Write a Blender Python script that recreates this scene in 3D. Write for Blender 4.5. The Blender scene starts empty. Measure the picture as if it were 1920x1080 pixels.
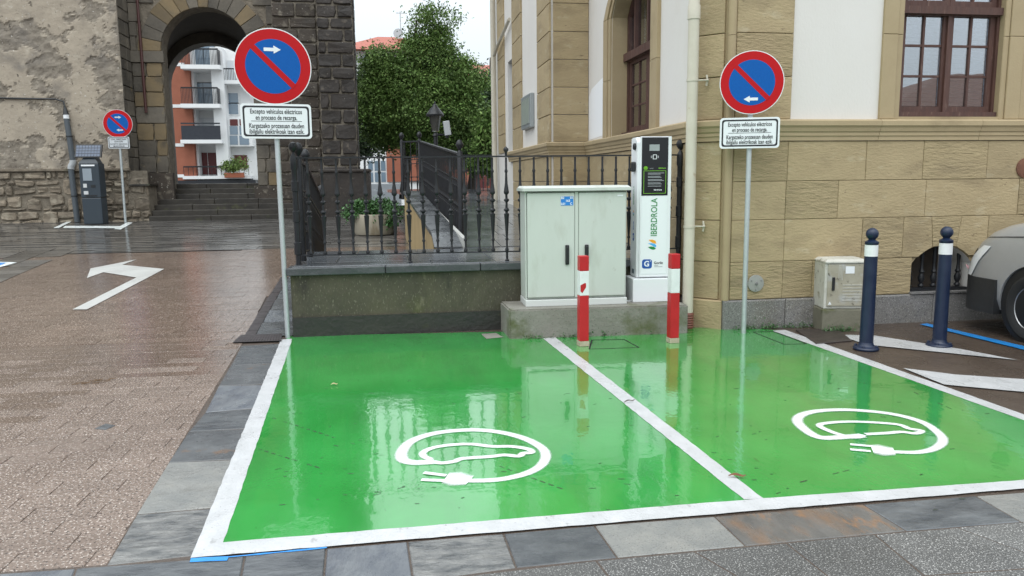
import bpy, bmesh, math, random
import numpy as np
from mathutils import Vector, Matrix, noise as mnoise
from mathutils.geometry import tessellate_polygon
random.seed(7); rng = np.random.default_rng(7)
R = math.radians
sc = bpy.context.scene
COL = sc.collection

# ------------------------------------------------------------------ camera
CAM_H, FPX = 1.5, 1440.0
PITCH, ROLL, YAW = R(8.07), R(0.6), R(8.6)
_fh = Vector((math.sin(YAW), math.cos(YAW), 0)); _rt = Vector((math.cos(YAW), -math.sin(YAW), 0)); _up = Vector((0, 0, 1))
FWD = _fh * math.cos(PITCH) - _up * math.sin(PITCH)
_u = _up * math.cos(PITCH) + _fh * math.sin(PITCH)
CR = _rt * math.cos(ROLL) - _u * math.sin(ROLL)
CU = _u * math.cos(ROLL) + _rt * math.sin(ROLL)
CAMP = Vector((0, 0, CAM_H))
cd = bpy.data.cameras.new('camera'); cam = bpy.data.objects.new('camera', cd); COL.objects.link(cam)
cd.sensor_width = 36; cd.lens = 36 * FPX / 1920; cd.clip_start = 0.05; cd.clip_end = 2000
cam.matrix_world = Matrix(((CR.x, CU.x, -FWD.x, 0), (CR.y, CU.y, -FWD.y, 0), (CR.z, CU.z, -FWD.z, CAM_H), (0, 0, 0, 1)))
sc.camera = cam

# ------------------------------------------------------------------ sky, sun, exposure
SUN_EL, SUN_AZ = R(62), R(205)
w = bpy.data.worlds.new('World'); sc.world = w; w.use_nodes = True
nt = w.node_tree; nt.nodes.clear()
sky = nt.nodes.new('ShaderNodeTexSky'); sky.sky_type = 'NISHITA'; sky.sun_disc = False
sky.sun_elevation = SUN_EL; sky.sun_rotation = SUN_AZ; sky.air_density = 1; sky.dust_density = 4
sk = nt.nodes.new('ShaderNodeVectorMath'); sk.operation = 'SCALE'; sk.inputs['Scale'].default_value = 0.10
nt.links.new(sky.outputs[0], sk.inputs[0])
tc = nt.nodes.new('ShaderNodeTexCoord'); sp = nt.nodes.new('ShaderNodeSeparateXYZ'); nt.links.new(tc.outputs['Generated'], sp.inputs[0])
mr = nt.nodes.new('ShaderNodeMapRange'); mr.inputs['From Min'].default_value = 0; mr.inputs['From Max'].default_value = 1
mr.inputs['To Min'].default_value = 0.82; mr.inputs['To Max'].default_value = 3.1
nt.links.new(sp.outputs['Z'], mr.inputs['Value'])
cn = nt.nodes.new('ShaderNodeTexNoise'); cn.inputs['Scale'].default_value = 2.2; cn.inputs['Detail'].default_value = 5
nt.links.new(tc.outputs['Generated'], cn.inputs['Vector'])
cr = nt.nodes.new('ShaderNodeMix'); cr.data_type = 'RGBA'
cr.inputs['A'].default_value = (0.82, 0.93, 1.0, 1); cr.inputs['B'].default_value = (0.95, 0.985, 1.0, 1)
nt.links.new(cn.outputs['Fac'], cr.inputs['Factor'])
oc = nt.nodes.new('ShaderNodeVectorMath'); oc.operation = 'SCALE'
nt.links.new(cr.outputs['Result'], oc.inputs[0]); nt.links.new(mr.outputs[0], oc.inputs['Scale'])
mx = nt.nodes.new('ShaderNodeMix'); mx.data_type = 'RGBA'; mx.inputs['Factor'].default_value = 0.88
nt.links.new(sk.outputs[0], mx.inputs['A']); nt.links.new(oc.outputs[0], mx.inputs['B'])
bg = nt.nodes.new('ShaderNodeBackground'); bg.inputs['Strength'].default_value = 1.0
nt.links.new(mx.outputs['Result'], bg.inputs['Color'])
wo = nt.nodes.new('ShaderNodeOutputWorld'); nt.links.new(bg.outputs[0], wo.inputs[0])
sl = bpy.data.lights.new('sun', 'SUN'); sl.energy = 0.9; sl.angle = R(50); sl.color = (1, 0.96, 0.9)
so = bpy.data.objects.new('sun', sl); COL.objects.link(so)
_sd = Vector((math.sin(SUN_AZ) * math.cos(SUN_EL), math.cos(SUN_AZ) * math.cos(SUN_EL), math.sin(SUN_EL)))
so.rotation_euler = (-_sd).to_track_quat('-Z', 'Y').to_euler(); so.location = (0, 0, 30)
vs = sc.view_settings; vs.view_transform = 'Standard'; vs.look = 'None'; vs.exposure = 0.0; vs.gamma = 1; vs.use_curve_mapping = False
sc.cycles.max_bounces = 8; sc.cycles.transparent_max_bounces = 12
sc.cycles.use_denoising = True

# ------------------------------------------------------------------ pixel (1920x1080) to point on a known plane
def ray(x, y): return CR * (x - 960) + CU * (540 - y) + FWD * FPX
def gz(x, y, z=0.0):
    d = ray(x, y); return CAMP + d * ((z - CAM_H) / d.z)
def gy(x, y, Y):
    d = ray(x, y); return CAMP + d * (Y / d.y)
def gx(x, y, X):
    d = ray(x, y); return CAMP + d * (X / d.x)

# ------------------------------------------------------------------ materials
def _n(t, k): return t.nodes.new('ShaderNode' + k)
MATS = {}
def mat(name, c1, c2=None, scale=4, rough=.6, rough2=None, rscale=3, bump=0, bscale=30, bdetail=6, metal=0, spec=.5,
        speck=(), stain=(), rnd=0, coat=0, stretch=None, emit=None, leafrnd=0, attr=None):
    if name in MATS: return MATS[name]
    m = bpy.data.materials.new(name); m.use_nodes = True; t = m.node_tree; b = t.nodes['Principled BSDF']
    L = t.links.new
    geo = _n(t, 'NewGeometry'); vec = geo.outputs['Position']
    if stretch:
        vm = _n(t, 'VectorMath'); vm.operation = 'MULTIPLY'; vm.inputs[1].default_value = stretch; L(vec, vm.inputs[0]); vec = vm.outputs[0]
    def nz(s, d=6, r=.55):
        q = _n(t, 'TexNoise'); q.inputs['Scale'].default_value = s; q.inputs['Detail'].default_value = d; q.inputs['Roughness'].default_value = r
        L(vec, q.inputs['Vector']); return q.outputs['Fac']
    def mixc(f, a, bcol):
        q = _n(t, 'Mix'); q.data_type = 'RGBA'
        L(f, q.inputs['Factor'])
        for s, v in (('A', a), ('B', bcol)):
            if isinstance(v, (tuple, list)): q.inputs[s].default_value = (*v[:3], 1)
            else: L(v, q.inputs[s])
        return q.outputs['Result']
    def ramp(f, lo, hi):
        q = _n(t, 'MapRange'); q.inputs['From Min'].default_value = lo; q.inputs['From Max'].default_value = hi; L(f, q.inputs['Value']); return q.outputs[0]
    col = c1
    if c2: col = mixc(ramp(nz(scale, 10, .66), .33, .67), c1, c2)
    if attr:
        a = _n(t, 'Attribute'); a.attribute_name = attr[0]; col = mixc(a.outputs['Fac'], col, attr[1] if len(attr) < 3 else mixc(ramp(nz(attr[3], 6), .35, .65), attr[1], attr[2]))
    for (s, c, lo, hi) in stain: col = mixc(ramp(nz(s, 7, .6), lo, hi), col, c)
    for (s, c, lo, hi) in speck: col = mixc(ramp(nz(s, 2, .5), lo, hi), col, c)
    if rnd or leafrnd:
        src = _n(t, 'ObjectInfo').outputs['Random'] if rnd else geo.outputs['Random Per Island']
        amt = rnd or leafrnd
        q = _n(t, 'MapRange'); q.inputs['To Min'].default_value = 1 - amt; q.inputs['To Max'].default_value = 1 + amt; L(src, q.inputs['Value'])
        h = _n(t, 'HueSaturation'); L(q.outputs[0], h.inputs['Value'])
        if isinstance(col, (tuple, list)): h.inputs['Color'].default_value = (*col[:3], 1)
        else: L(col, h.inputs['Color'])
        col = h.outputs[0]
    if isinstance(col, (tuple, list)): b.inputs['Base Color'].default_value = (*col[:3], 1)
    else: L(col, b.inputs['Base Color'])
    if rough2 is not None:
        q = _n(t, 'MapRange'); q.inputs['From Min'].default_value = .35; q.inputs['From Max'].default_value = .65
        q.inputs['To Min'].default_value = rough; q.inputs['To Max'].default_value = rough2; L(nz(rscale, 4), q.inputs['Value']); L(q.outputs[0], b.inputs['Roughness'])
    else: b.inputs['Roughness'].default_value = rough
    b.inputs['Metallic'].default_value = metal; b.inputs['Specular IOR Level'].default_value = spec
    if coat: b.inputs['Coat Weight'].default_value = coat; b.inputs['Coat Roughness'].default_value = .08
    if emit: b.inputs['Emission Color'].default_value = (*emit[0], 1); b.inputs['Emission Strength'].default_value = emit[1]
    if bump:
        q = _n(t, 'Bump'); q.inputs['Strength'].default_value = 1.0; q.inputs['Distance'].default_value = bump
        L(nz(bscale, bdetail, .6), q.inputs['Height']); L(q.outputs[0], b.inputs['Normal'])
    MATS[name] = m; return m

def wet_paint(name, c1, c2, rough=.035, ripple=.0016):
    """painted asphalt under a thin film of rain water: mirror gloss with small ripples"""
    m = bpy.data.materials.new(name); m.use_nodes = True; t = m.node_tree; b = t.nodes['Principled BSDF']; L = t.links.new
    geo = _n(t, 'NewGeometry')
    def nz(s, d, st=None):
        q = _n(t, 'TexNoise'); q.inputs['Scale'].default_value = s; q.inputs['Detail'].default_value = d
        if st:
            v = _n(t, 'VectorMath'); v.operation = 'MULTIPLY'; v.inputs[1].default_value = st; L(geo.outputs['Position'], v.inputs[0]); L(v.outputs[0], q.inputs['Vector'])
        else: L(geo.outputs['Position'], q.inputs['Vector'])
        return q.outputs['Fac']
    q = _n(t, 'Mix'); q.data_type = 'RGBA'; q.inputs['A'].default_value = (*c1, 1); q.inputs['B'].default_value = (*c2, 1)
    r = _n(t, 'MapRange'); r.inputs['From Min'].default_value = .35; r.inputs['From Max'].default_value = .65; L(nz(1.6, 6), r.inputs['Value']); L(r.outputs[0], q.inputs['Factor'])
    # grime scratches in the paint
    g = _n(t, 'MapRange'); g.inputs['From Min'].default_value = .70; g.inputs['From Max'].default_value = .78; L(nz(9, 9, (3.0, .8, 1)), g.inputs['Value'])
    q2 = _n(t, 'Mix'); q2.data_type = 'RGBA'; L(g.outputs[0], q2.inputs['Factor']); L(q.outputs['Result'], q2.inputs['A']); q2.inputs['B'].default_value = (c1[0] * .45 + .01, c1[1] * .45, c1[2] * .45, 1)
    sm = _n(t, 'MapRange'); sm.inputs['From Min'].default_value = .48; sm.inputs['From Max'].default_value = .74; sm.inputs['To Max'].default_value = .30; L(nz(2.2, 8, (2.6, .35, 1)), sm.inputs['Value'])
    q3 = _n(t, 'Mix'); q3.data_type = 'RGBA'; L(sm.outputs[0], q3.inputs['Factor']); L(q2.outputs['Result'], q3.inputs['A']); q3.inputs['B'].default_value = (c1[0] * .7 + .015, c1[1] * .55, c1[2] * .7 + .01, 1)
    L(q3.outputs['Result'], b.inputs['Base Color'])
    rr = _n(t, 'MapRange'); rr.inputs['From Min'].default_value = .4; rr.inputs['From Max'].default_value = .62; rr.inputs['To Min'].default_value = rough; rr.inputs['To Max'].default_value = rough * 3.2
    L(nz(2.3, 3), rr.inputs['Value']); L(rr.outputs[0], b.inputs['Roughness'])
    b.inputs['IOR'].default_value = 1.5; b.inputs['Coat Weight'].default_value = 1.0; b.inputs['Coat IOR'].default_value = 1.33; b.inputs['Coat Roughness'].default_value = .015
    # ripples: fine ones only in patches
    pm = _n(t, 'MapRange'); pm.inputs['From Min'].default_value = .45; pm.inputs['From Max'].default_value = .62; pm.inputs['To Min'].default_value = .12; pm.inputs['To Max'].default_value = 1; L(nz(1.3, 3), pm.inputs['Value'])
    mu = _n(t, 'Math'); mu.operation = 'MULTIPLY'; L(nz(26, 2.5, (1, .55, 1)), mu.inputs[0]); L(pm.outputs[0], mu.inputs[1])
    b1 = _n(t, 'Bump'); b1.inputs['Distance'].default_value = ripple; L(mu.outputs[0], b1.inputs['Height'])
    b2 = _n(t, 'Bump'); b2.inputs['Distance'].default_value = ripple * 1.2; L(nz(5, 2), b2.inputs['Height']); L(b1.outputs[0], b2.inputs['Normal'])
    b3 = _n(t, 'Bump'); b3.inputs['Distance'].default_value = .00028; L(nz(170, 3), b3.inputs['Height']); L(b2.outputs[0], b3.inputs['Normal'])
    L(b3.outputs[0], b.inputs['Normal']); L(b2.outputs[0], b.inputs['Coat Normal'])
    MATS[name] = m; return m

def glass_mat(name, tint=(.75, .8, .85), base=.30):
    m = bpy.data.materials.new(name); m.use_nodes = True; t = m.node_tree; t.nodes.clear(); L = t.links.new
    o = _n(t, 'OutputMaterial'); tr = _n(t, 'BsdfTransparent'); tr.inputs[0].default_value = (*tint, 1)
    gl = _n(t, 'BsdfGlossy'); gl.inputs['Roughness'].default_value = .01; gl.inputs['Color'].default_value = (.95, .97, 1, 1)
    fr = _n(t, 'Fresnel'); fr.inputs['IOR'].default_value = 1.5
    ad = _n(t, 'Math'); ad.operation = 'ADD'; ad.inputs[1].default_value = base; L(fr.outputs[0], ad.inputs[0])
    mx = _n(t, 'MixShader'); L(ad.outputs[0], mx.inputs[0]); L(tr.outputs[0], mx.inputs[1]); L(gl.outputs[0], mx.inputs[2]); L(mx.outputs[0], o.inputs[0])
    geo = _n(t, 'NewGeometry'); nz = _n(t, 'TexNoise'); nz.inputs['Scale'].default_value = 2.5; L(geo.outputs['Position'], nz.inputs['Vector'])
    bp = _n(t, 'Bump'); bp.inputs['Distance'].default_value = .0006; L(nz.outputs['Fac'], bp.inputs['Height']); L(bp.outputs[0], gl.inputs['Normal'])
    MATS[name] = m; return m

GREEN = wet_paint('wet_green_paint', (.024, .255, .042), (.034, .310, .058), .02, .0011)
WHITE_WET = mat('wet_white_paint', (.53, .53, .54), (.44, .445, .45), 9, .22, .42, 6, bump=.003, bscale=70, stain=[(22, (.34, .34, .34), .62, .70), (55, (.20, .20, .20), .66, .72)], stretch=(1, .6, 1))
WHITE_SYM = mat('sprayed_white_paint', (.78, .80, .80), (.66, .72, .70), 9, .18, .34, 6, bump=.0006, bscale=60)
BLUE_LINE = mat('wet_blue_paint', (.02, .22, .62), (.03, .27, .68), 9, .25, .4, bump=.001, bscale=80)
ASPHALT = mat('wet_brown_asphalt', (.085, .062, .048), (.062, .045, .036), 3, .16, .45, 2.2, bump=.006, bscale=70, bdetail=8, speck=[(240, (.19, .15, .12), .60, .68), (160, (.02, .016, .013), .62, .70)])
PAVER = mat('granite_speckled_paver', (.232, .174, .142), (.180, .132, .105), 1.3, .10, .30, .8, bump=.0032, bscale=120, rnd=.07, stain=[(.55, (.145, .102, .080), .48, .66)],
            speck=[(70, (.06, .042, .034), .57, .62), (90, (.52, .45, .40), .585, .635), (36, (.17, .125, .10), .58, .66)])
PAVERF = mat('granite_speckled_paver_field', (.185, .132, .103), (.140, .098, .076), 1.3, .045, .17, .6, bump=.0012, bscale=60, leafrnd=.08, stain=[(.55, (.110, .076, .058), .44, .62)],
            speck=[(70, (.06, .042, .034), .57, .62), (90, (.46, .39, .345), .585, .64), (36, (.16, .115, .092), .58, .66)])
JOINT = mat('dark_joint_sand', (.075, .056, .046), (.05, .037, .03), 20, .7, bump=.003, bscale=120)
SLATES = [mat('slate_charcoal', (.050, .056, .064), (.125, .132, .138), 4.5, .12, .36, 2.5, bump=.007, bscale=9, bdetail=10, rnd=.12, stretch=(1, 2.2, 1), stain=[(3, (.20, .20, .19), .64, .74)]),
          mat('slate_blue_grey', (.075, .085, .105), (.165, .175, .185), 3.5, .11, .34, 2.5, bump=.006, bscale=8, bdetail=10, rnd=.12, stretch=(2, 1, 1), stain=[(5, (.05, .052, .058), .60, .72)]),
          mat('slate_veined', (.060, .065, .070), (.235, .23, .22), 5.5, .14, .38, 3, bump=.012, bscale=7, bdetail=10, stretch=(1.5, 3, 1)),
          mat('slate_rust', (.085, .083, .080), (.15, .14, .13), 4, .15, .4, 3, bump=.007, bscale=9, bdetail=10, stain=[(1.8, (.20, .105, .05), .50, .66), (5, (.33, .15, .05), .56, .72), (12, (.12, .10, .085), .58, .70)], stretch=(1.8, .8, 1)),
          mat('slate_pale', (.17, .175, .172), (.255, .25, .232), 5, .2, .45, 3, bump=.004, bscale=30, speck=[(140, (.09, .09, .09), .60, .68)], stain=[(3, (.12, .115, .10), .58, .72)]),
          mat('slate_touch_of_rust', (.058, .062, .068), (.12, .125, .13), 4, .13, .36, 3, bump=.007, bscale=9, bdetail=10, stain=[(2.6, (.21, .11, .05), .62, .70)])]
TERRAZZO = mat('granite_aggregate_slab', (.085, .085, .085), (.11, .108, .104), 2, .25, .5, 4, bump=.003, bscale=140, rnd=.2, speck=[(150, (.42, .41, .39), .58, .64), (200, (.022, .022, .022), .60, .66)])
SLATE_FLOOR = mat('wet_slate_paving', (.085, .095, .108), (.15, .16, .172), 2.2, .05, .22, 1.5, bump=.0025, bscale=12, rnd=.15)
SANDSTONE = mat('ochre_sandstone', (.415, .325, .190), (.355, .275, .158), 2.5, .78, bump=.009, bscale=20, bdetail=10, rnd=.08, stretch=(1, 1, 2.2), stain=[(1.4, (.28, .215, .125), .52, .70), (3.1, (.45, .375, .245), .58, .70), (13, (.20, .15, .085), .66, .71)])
SAND_SMOOTH = mat('ochre_sandstone_smooth', (.410, .323, .194), (.365, .282, .166), 2.2, .72, bump=.0022, bscale=40, rnd=.06, stain=[(1.7, (.28, .215, .125), .58, .74)])
SAND_ROUGH = mat('ochre_sandstone_tooled', (.395, .310, .180), (.340, .264, .150), 3.5, .85, bump=.02, bscale=16, bdetail=8, rnd=.08, stretch=(.8, 1, 3.2), stain=[(1.5, (.27, .21, .125), .52, .70)])
PLASTER = mat('cream_white_plaster', (.715, .69, .655), (.685, .655, .615), 1.2, .8, bump=.002, bscale=45, stain=[(.9, (.65, .61, .555), .56, .76)], stretch=(1, 1, .6))
PLASTER_NEW = mat('fresh_white_plaster', (.85, .86, .88), (.83, .84, .86), 2, .8, bump=.0012, bscale=60)
GRANITE = mat('speckled_grey_granite', (.225, .215, .205), (.165, .16, .155), 4, .55, .75, 4, bump=.004, bscale=90, rnd=.08, speck=[(85, (.07, .07, .075), .58, .66), (110, (.38, .37, .36), .60, .66)], stain=[(1.5, (.15, .135, .105), .52, .68), (3, (.09, .092, .05), .62, .72)])
CONCRETE = mat('weathered_concrete', (.25, .24, .21), (.19, .18, .155), 3, .75, bump=.008, bscale=24, bdetail=9, stain=[(2.1, (.085, .095, .03), .56, .70), (5, (.32, .31, .28), .62, .75)], speck=[(80, (.10, .095, .08), .64, .70)])
MOSSY = mat('mossy_stained_render', (.085, .078, .048), (.045, .042, .028), 2.6, .6, .8, 3, bump=.012, bscale=20, bdetail=10, stretch=(1, 1, .45), stain=[(1.7, (.078, .084, .028), .56, .70), (6, (.20, .185, .12), .62, .76), (2.4, (.020, .018, .014), .58, .70)], speck=[(70, (.15, .14, .10), .62, .70)])
DARKSTONE = mat('blackened_wall_foot', (.022, .022, .020), (.035, .034, .028), 3, .35, .6, 3, bump=.008, bscale=18, bdetail=9, stain=[(2, (.05, .052, .02), .60, .70)])
COPING = mat('wet_slate_coping', (.05, .055, .06), (.085, .09, .095), 3, .14, .4, 3, bump=.01, bscale=14, rnd=.15)
IRON = mat('black_painted_iron', (.015, .016, .019), (.022, .023, .027), 14, .34, .5, 20, bump=.0008, bscale=90, spec=.35)
NAVY = mat('navy_painted_steel', (.006, .014, .042), (.010, .020, .052), 9, .28, .42, 9, bump=.0008, bscale=30)
WHITE_BAND = mat('white_reflective_band', (.78, .79, .80), (.70, .71, .72), 12, .35)
RED = mat('red_gloss_paint', (.50, .012, .018), (.43, .012, .016), 10, .28, .42, 10, bump=.0006, bscale=40)
GALV = mat('galvanised_steel', (.56, .60, .61), (.46, .50, .51), 18, .32, .5, 18, metal=.55, bump=.0004, bscale=60)
SIGN_GREY = mat('sign_back_aluminium', (.5, .52, .53), None, 5, .4, metal=.7)
SIGN_WHITE = mat('sign_white_sheeting', (.82, .84, .86), (.77, .80, .83), 40, .38)
SIGN_RED = mat('sign_red_sheeting', (.50, .008, .012), (.46, .008, .011), 40, .35, spec=.2)
SIGN_BLUE = mat('sign_blue_sheeting', (.002, .092, .37), (.003, .105, .41), 60, .35, spec=.2)
INK = mat('black_print', (.012, .012, .016), None, 5, .45)
CAB_GREY = mat('grey_green_powder_coat', (.56, .59, .55), (.52, .55, .51), 1.5, .38, .5, 4, bump=.0006, bscale=120, stretch=(1, 1, .35), stain=[(5, (.47, .49, .44), .58, .74), (30, (.40, .40, .35), .68, .74)])
CAB_DARK = mat('cabinet_seam_gasket', (.06, .065, .06), None, 5, .7)  # dark gasket strip round the cabinet doors
BLACKP = mat('black_plastic', (.014, .015, .017), None, 5, .35)
BLACKGL = mat('black_gloss_panel', (.008, .009, .011), None, 5, .08)
WHITE_COAT = mat('white_powder_coat', (.78, .80, .82), (.76, .78, .80), 3, .3, .42, 5, bump=.0004, bscale=80)
SCREEN = mat('grey_lcd', (.34, .37, .37), (.30, .33, .33), 8, .2)
IB_GREEN = mat('logo_green', (.012, .22, .05), None, 5, .4)
IB_ORANGE = mat('logo_orange', (.85, .36, .02), None, 5, .4)
IB_BLUE = mat('logo_sky_blue', (.09, .42, .80), None, 5, .4)
G_BLUE = mat('logo_deep_blue', (.012, .085, .36), None, 5, .4)
LIME = mat('logo_lime', (.25, .62, .04), None, 5, .4)
GREY_PRINT = mat('grey_print', (.38, .40, .42), None, 5, .5)
STICKER = mat('blue_sticker', (.02, .21, .62), None, 5, .35)
PIPE_CREAM = mat('cream_painted_pipe', (.60, .56, .47), (.54, .50, .41), 6, .4, .55, 8, bump=.0008, bscale=40, stain=[(7, (.42, .33, .22), .66, .76)])
RUSTPIPE = mat('terracotta_pipe', (.22, .075, .05), (.17, .06, .045), 12, .6, bump=.002, bscale=60)
WOOD = mat('weathered_brown_wood', (.105, .048, .036), (.068, .032, .026), 5, .5, .7, 7, bump=.003, bscale=30, stretch=(4, 4, .7), stain=[(9, (.19, .12, .095), .60, .74)])
GLASS = glass_mat('window_glass')
BLIND = mat('green_slatted_blind', (.055, .105, .068), (.045, .085, .056), 8, .5)
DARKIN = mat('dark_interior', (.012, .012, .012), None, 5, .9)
CHURCH_PL = mat('worn_lime_plaster', (.410, .350, .275), (.315, .268, .212), 1.6, .85, bump=.013, bscale=12, bdetail=12, attr=('bare', (.27, .235, .19), (.175, .148, .118), 7),
                stain=[(3.5, (.43, .375, .30), .57, .68), (14, (.56, .53, .48), .64, .70), (1.1, (.19, .168, .145), .56, .72), (11, (.075, .062, .05), .64, .70), (6, (.16, .135, .105), .60, .68)])
RUBBLE = mat('brown_rubble_stone', (.245, .20, .148), (.15, .122, .092), 6, .8, bump=.025, bscale=11, bdetail=10, rnd=.28, stain=[(3.5, (.33, .285, .22), .52, .64), (3, (.075, .065, .05), .60, .72), (1.2, (.085, .085, .045), .60, .72)])
MORTAR = mat('lime_mortar', (.24, .205, .16), (.14, .118, .09), 6, .9, bump=.03, bscale=18, bdetail=10)
ASHLAR = mat('weathered_grey_ashlar', (.145, .125, .098), (.095, .083, .067), 2.3, .75, bump=.012, bscale=15, bdetail=9, rnd=.25, stain=[(1.4, (.055, .048, .040), .52, .68), (3.3, (.20, .155, .09), .62, .74)])
ASHLAR_OCH = mat('weathered_ochre_ashlar', (.20, .145, .075), (.15, .115, .07), 2.3, .75, bump=.010, bscale=15, bdetail=9, rnd=.15, stain=[(1.9, (.085, .07, .05), .56, .70)])
BUTT_A = mat('lichened_dark_stone', (.058, .044, .033), (.031, .025, .020), 3, .65, .85, 4, bump=.018, bscale=13, bdetail=10, rnd=.28, stain=[(4.5, (.17, .148, .115), .56, .70), (16, (.36, .335, .29), .63, .69)])
BUTT_B = mat('black_brown_stone', (.036, .028, .023), (.020, .016, .014), 3, .5, .75, 4, bump=.016, bscale=12, bdetail=10, rnd=.28, stain=[(6, (.10, .082, .064), .60, .72), (15, (.26, .24, .21), .67, .72)])  # darker stone tone than the other buttress face
BUTT_M = mat('pale_tower_mortar', (.27, .235, .185), (.085, .072, .058), 7, .85, bump=.03, bscale=20, bdetail=10)
STEP = mat('dark_wet_step_stone', (.042, .035, .026), (.020, .017, .014), 3, .4, .65, 3, bump=.008, bscale=16, bdetail=9, rnd=.15, stain=[(2.6, (.06, .062, .025), .60, .72)])
YELLOWST = mat('stained_yellow_stone', (.40, .30, .15), (.30, .22, .11), 2.5, .65, bump=.005, bscale=20, stretch=(1, 1, .4), stain=[(3, (.10, .08, .05), .60, .72)])
METER = mat('slate_blue_coated_steel', (.030, .042, .055), None, 5, .35)
CONDUIT = mat('grey_pvc_conduit', (.085, .10, .115), (.07, .083, .095), 6, .45)
APT_WHITE = mat('white_apartment_render', (.78, .79, .79), (.72, .73, .735), 1, .8)
APT_BRICK = mat('orange_brick', (.33, .115, .068), (.28, .095, .056), 2, .8, bump=.004, bscale=30)
APT_GLASS = mat('sky_reflecting_window', (.17, .23, .29), None, 5, .05, spec=.9)
MAROON = mat('maroon_door_paint', (.10, .018, .018), None, 5, .5)
ROOFTILE = mat('red_clay_roof', (.40, .115, .075), (.30, .085, .06), 3, .75, bump=.03, bscale=8)
CANVAS = mat('dark_blue_balcony_cloth', (.02, .024, .034), (.03, .035, .045), 5, .7)
BARK = mat('dark_bark', (.035, .028, .022), (.055, .044, .034), 8, .85, bump=.01, bscale=25)
LEAF_A = mat('broadleaf_green', (.080, .150, .034), (.125, .205, .048), 1.6, .65, spec=.25, leafrnd=.24, stain=[(1.1, (.045, .080, .024), .52, .68)])
LEAF_A2 = mat('broadleaf_yellow_green', (.150, .220, .055), (.115, .175, .055), 1.6, .65, spec=.25, leafrnd=.24, stain=[(3, (.16, .115, .06), .62, .72)])
LEAF_B = mat('dark_evergreen_leaf', (.028, .058, .020), (.045, .082, .030), 1.5, .4, leafrnd=.45)
LEAF_C = mat('planter_leaf', (.045, .12, .035), (.07, .15, .05), 4, .4, leafrnd=.4)
FLOWER = mat('orange_flower', (.60, .22, .06), None, 5, .6, leafrnd=.3)
VAN_PAINT = mat('silver_grey_car_paint', (.40, .405, .41), (.33, .335, .34), 1.2, .28, .42, 3, metal=.2, coat=.5)
TYRE = mat('tyre_rubber', (.018, .018, .018), None, 5, .75, bump=.002, bscale=60)
RIMM = mat('worn_steel_rim', (.45, .46, .47), (.25, .24, .24), 12, .35, .55, 12, metal=.7)
LAMPW = mat('headlight_lens', (.80, .82, .84), None, 5, .15, coat=.5)
DRYLEAF = mat('brown_dead_leaf', (.20, .075, .03), (.12, .05, .025), 30, .5)
MANHOLE = mat('rusty_iron_cover', (.055, .042, .036), (.035, .028, .025), 8, .3, .5, 6, bump=.004, bscale=60)
DRAINM = mat('drain_iron', (.05, .04, .042), (.03, .025, .027), 12, .3, .5)
SOIL = mat('planter_soil', (.05, .035, .025), None, 5, .9)
PLANTERM = mat('stained_cream_planter', (.38, .345, .27), (.31, .275, .21), 3, .7, stretch=(1, 1, .4), stain=[(4, (.24, .19, .12), .60, .74)], bump=.003, bscale=30)
GREYBOX = mat('weathered_grey_polyester', (.58, .57, .52), (.48, .47, .42), 5, .6, bump=.001, bscale=60, stain=[(6, (.27, .25, .18), .58, .70), (20, (.14, .13, .10), .62, .70)])
FARGROUND = mat('distant_ground', (.13, .13, .125), (.10, .10, .096), .4, .5)
SIGN_SMALL = mat('weathered_sign_white', (.62, .65, .68), (.55, .58, .60), 20, .5)

# ------------------------------------------------------------------ builders
def wm(o):
    m = Matrix.LocRotScale(o.location, o.rotation_euler, o.scale)
    return (wm(o.parent) @ o.matrix_parent_inverse @ m) if o.parent else m
def tag(o, label=None, cat=None, group=None, kind=None):
    if label: o['label'] = label
    if cat: o['category'] = cat
    if group: o['group'] = group
    if kind: o['kind'] = kind
    return o
def thing(name, label, cat, loc=(0, 0, 0), rotz=0, group=None):
    o = bpy.data.objects.new(name, None); COL.objects.link(o); o.empty_display_size = .2
    o.location = loc; o.rotation_euler = (0, 0, rotz); return tag(o, label, cat, group)
def struct(name, bm=None, m=None, label=None):
    if bm is None:
        o = bpy.data.objects.new(name, None); COL.objects.link(o)
    else: o = obj(name, bm, m)
    o['kind'] = 'structure'
    if label: o['label'] = label; 
    return o
def obj(name, bm, m, parent=None, world=True, smooth=None, mats=None):
    if isinstance(bm, bpy.types.Mesh): me = bm
    else:
        bmesh.ops.recalc_face_normals(bm, faces=bm.faces[:])
        me = bpy.data.meshes.new(name); bm.to_mesh(me); bm.free()
        if smooth is not None:
            me.polygons.foreach_set('use_smooth', [True] * len(me.polygons)); me.set_sharp_from_angle(angle=R(smooth))
    if m is not None and not len(me.materials): me.materials.append(m)
    o = bpy.data.objects.new(name, me); COL.objects.link(o)
    if parent:
        o.parent = parent
        if world: o.matrix_parent_inverse = wm(parent).inverted()
    return o
def copy_tree(o, parent=None):
    c = o.copy(); COL.objects.link(c); c.parent = parent
    for ch in list(o.children): copy_tree(ch, c)
    return c
def nb(): return bmesh.new()
def box(bm, x0, x1, y0, y1, z0, z1, bev=0):
    v = [bm.verts.new(p) for p in ((x0, y0, z0), (x1, y0, z0), (x1, y1, z0), (x0, y1, z0), (x0, y0, z1), (x1, y0, z1), (x1, y1, z1), (x0, y1, z1))]
    fs = [bm.faces.new([v[i] for i in q]) for q in ((0, 3, 2, 1), (4, 5, 6, 7), (0, 1, 5, 4), (1, 2, 6, 5), (2, 3, 7, 6), (3, 0, 4, 7))]
    if bev:
        es = list({e for f in fs for e in f.edges}); bmesh.ops.bevel(bm, geom=es, offset=bev, segments=2, affect='EDGES', profile=.5)
    return bm
def bx(*a, bev=0): return box(nb(), *a, bev=bev)
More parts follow.
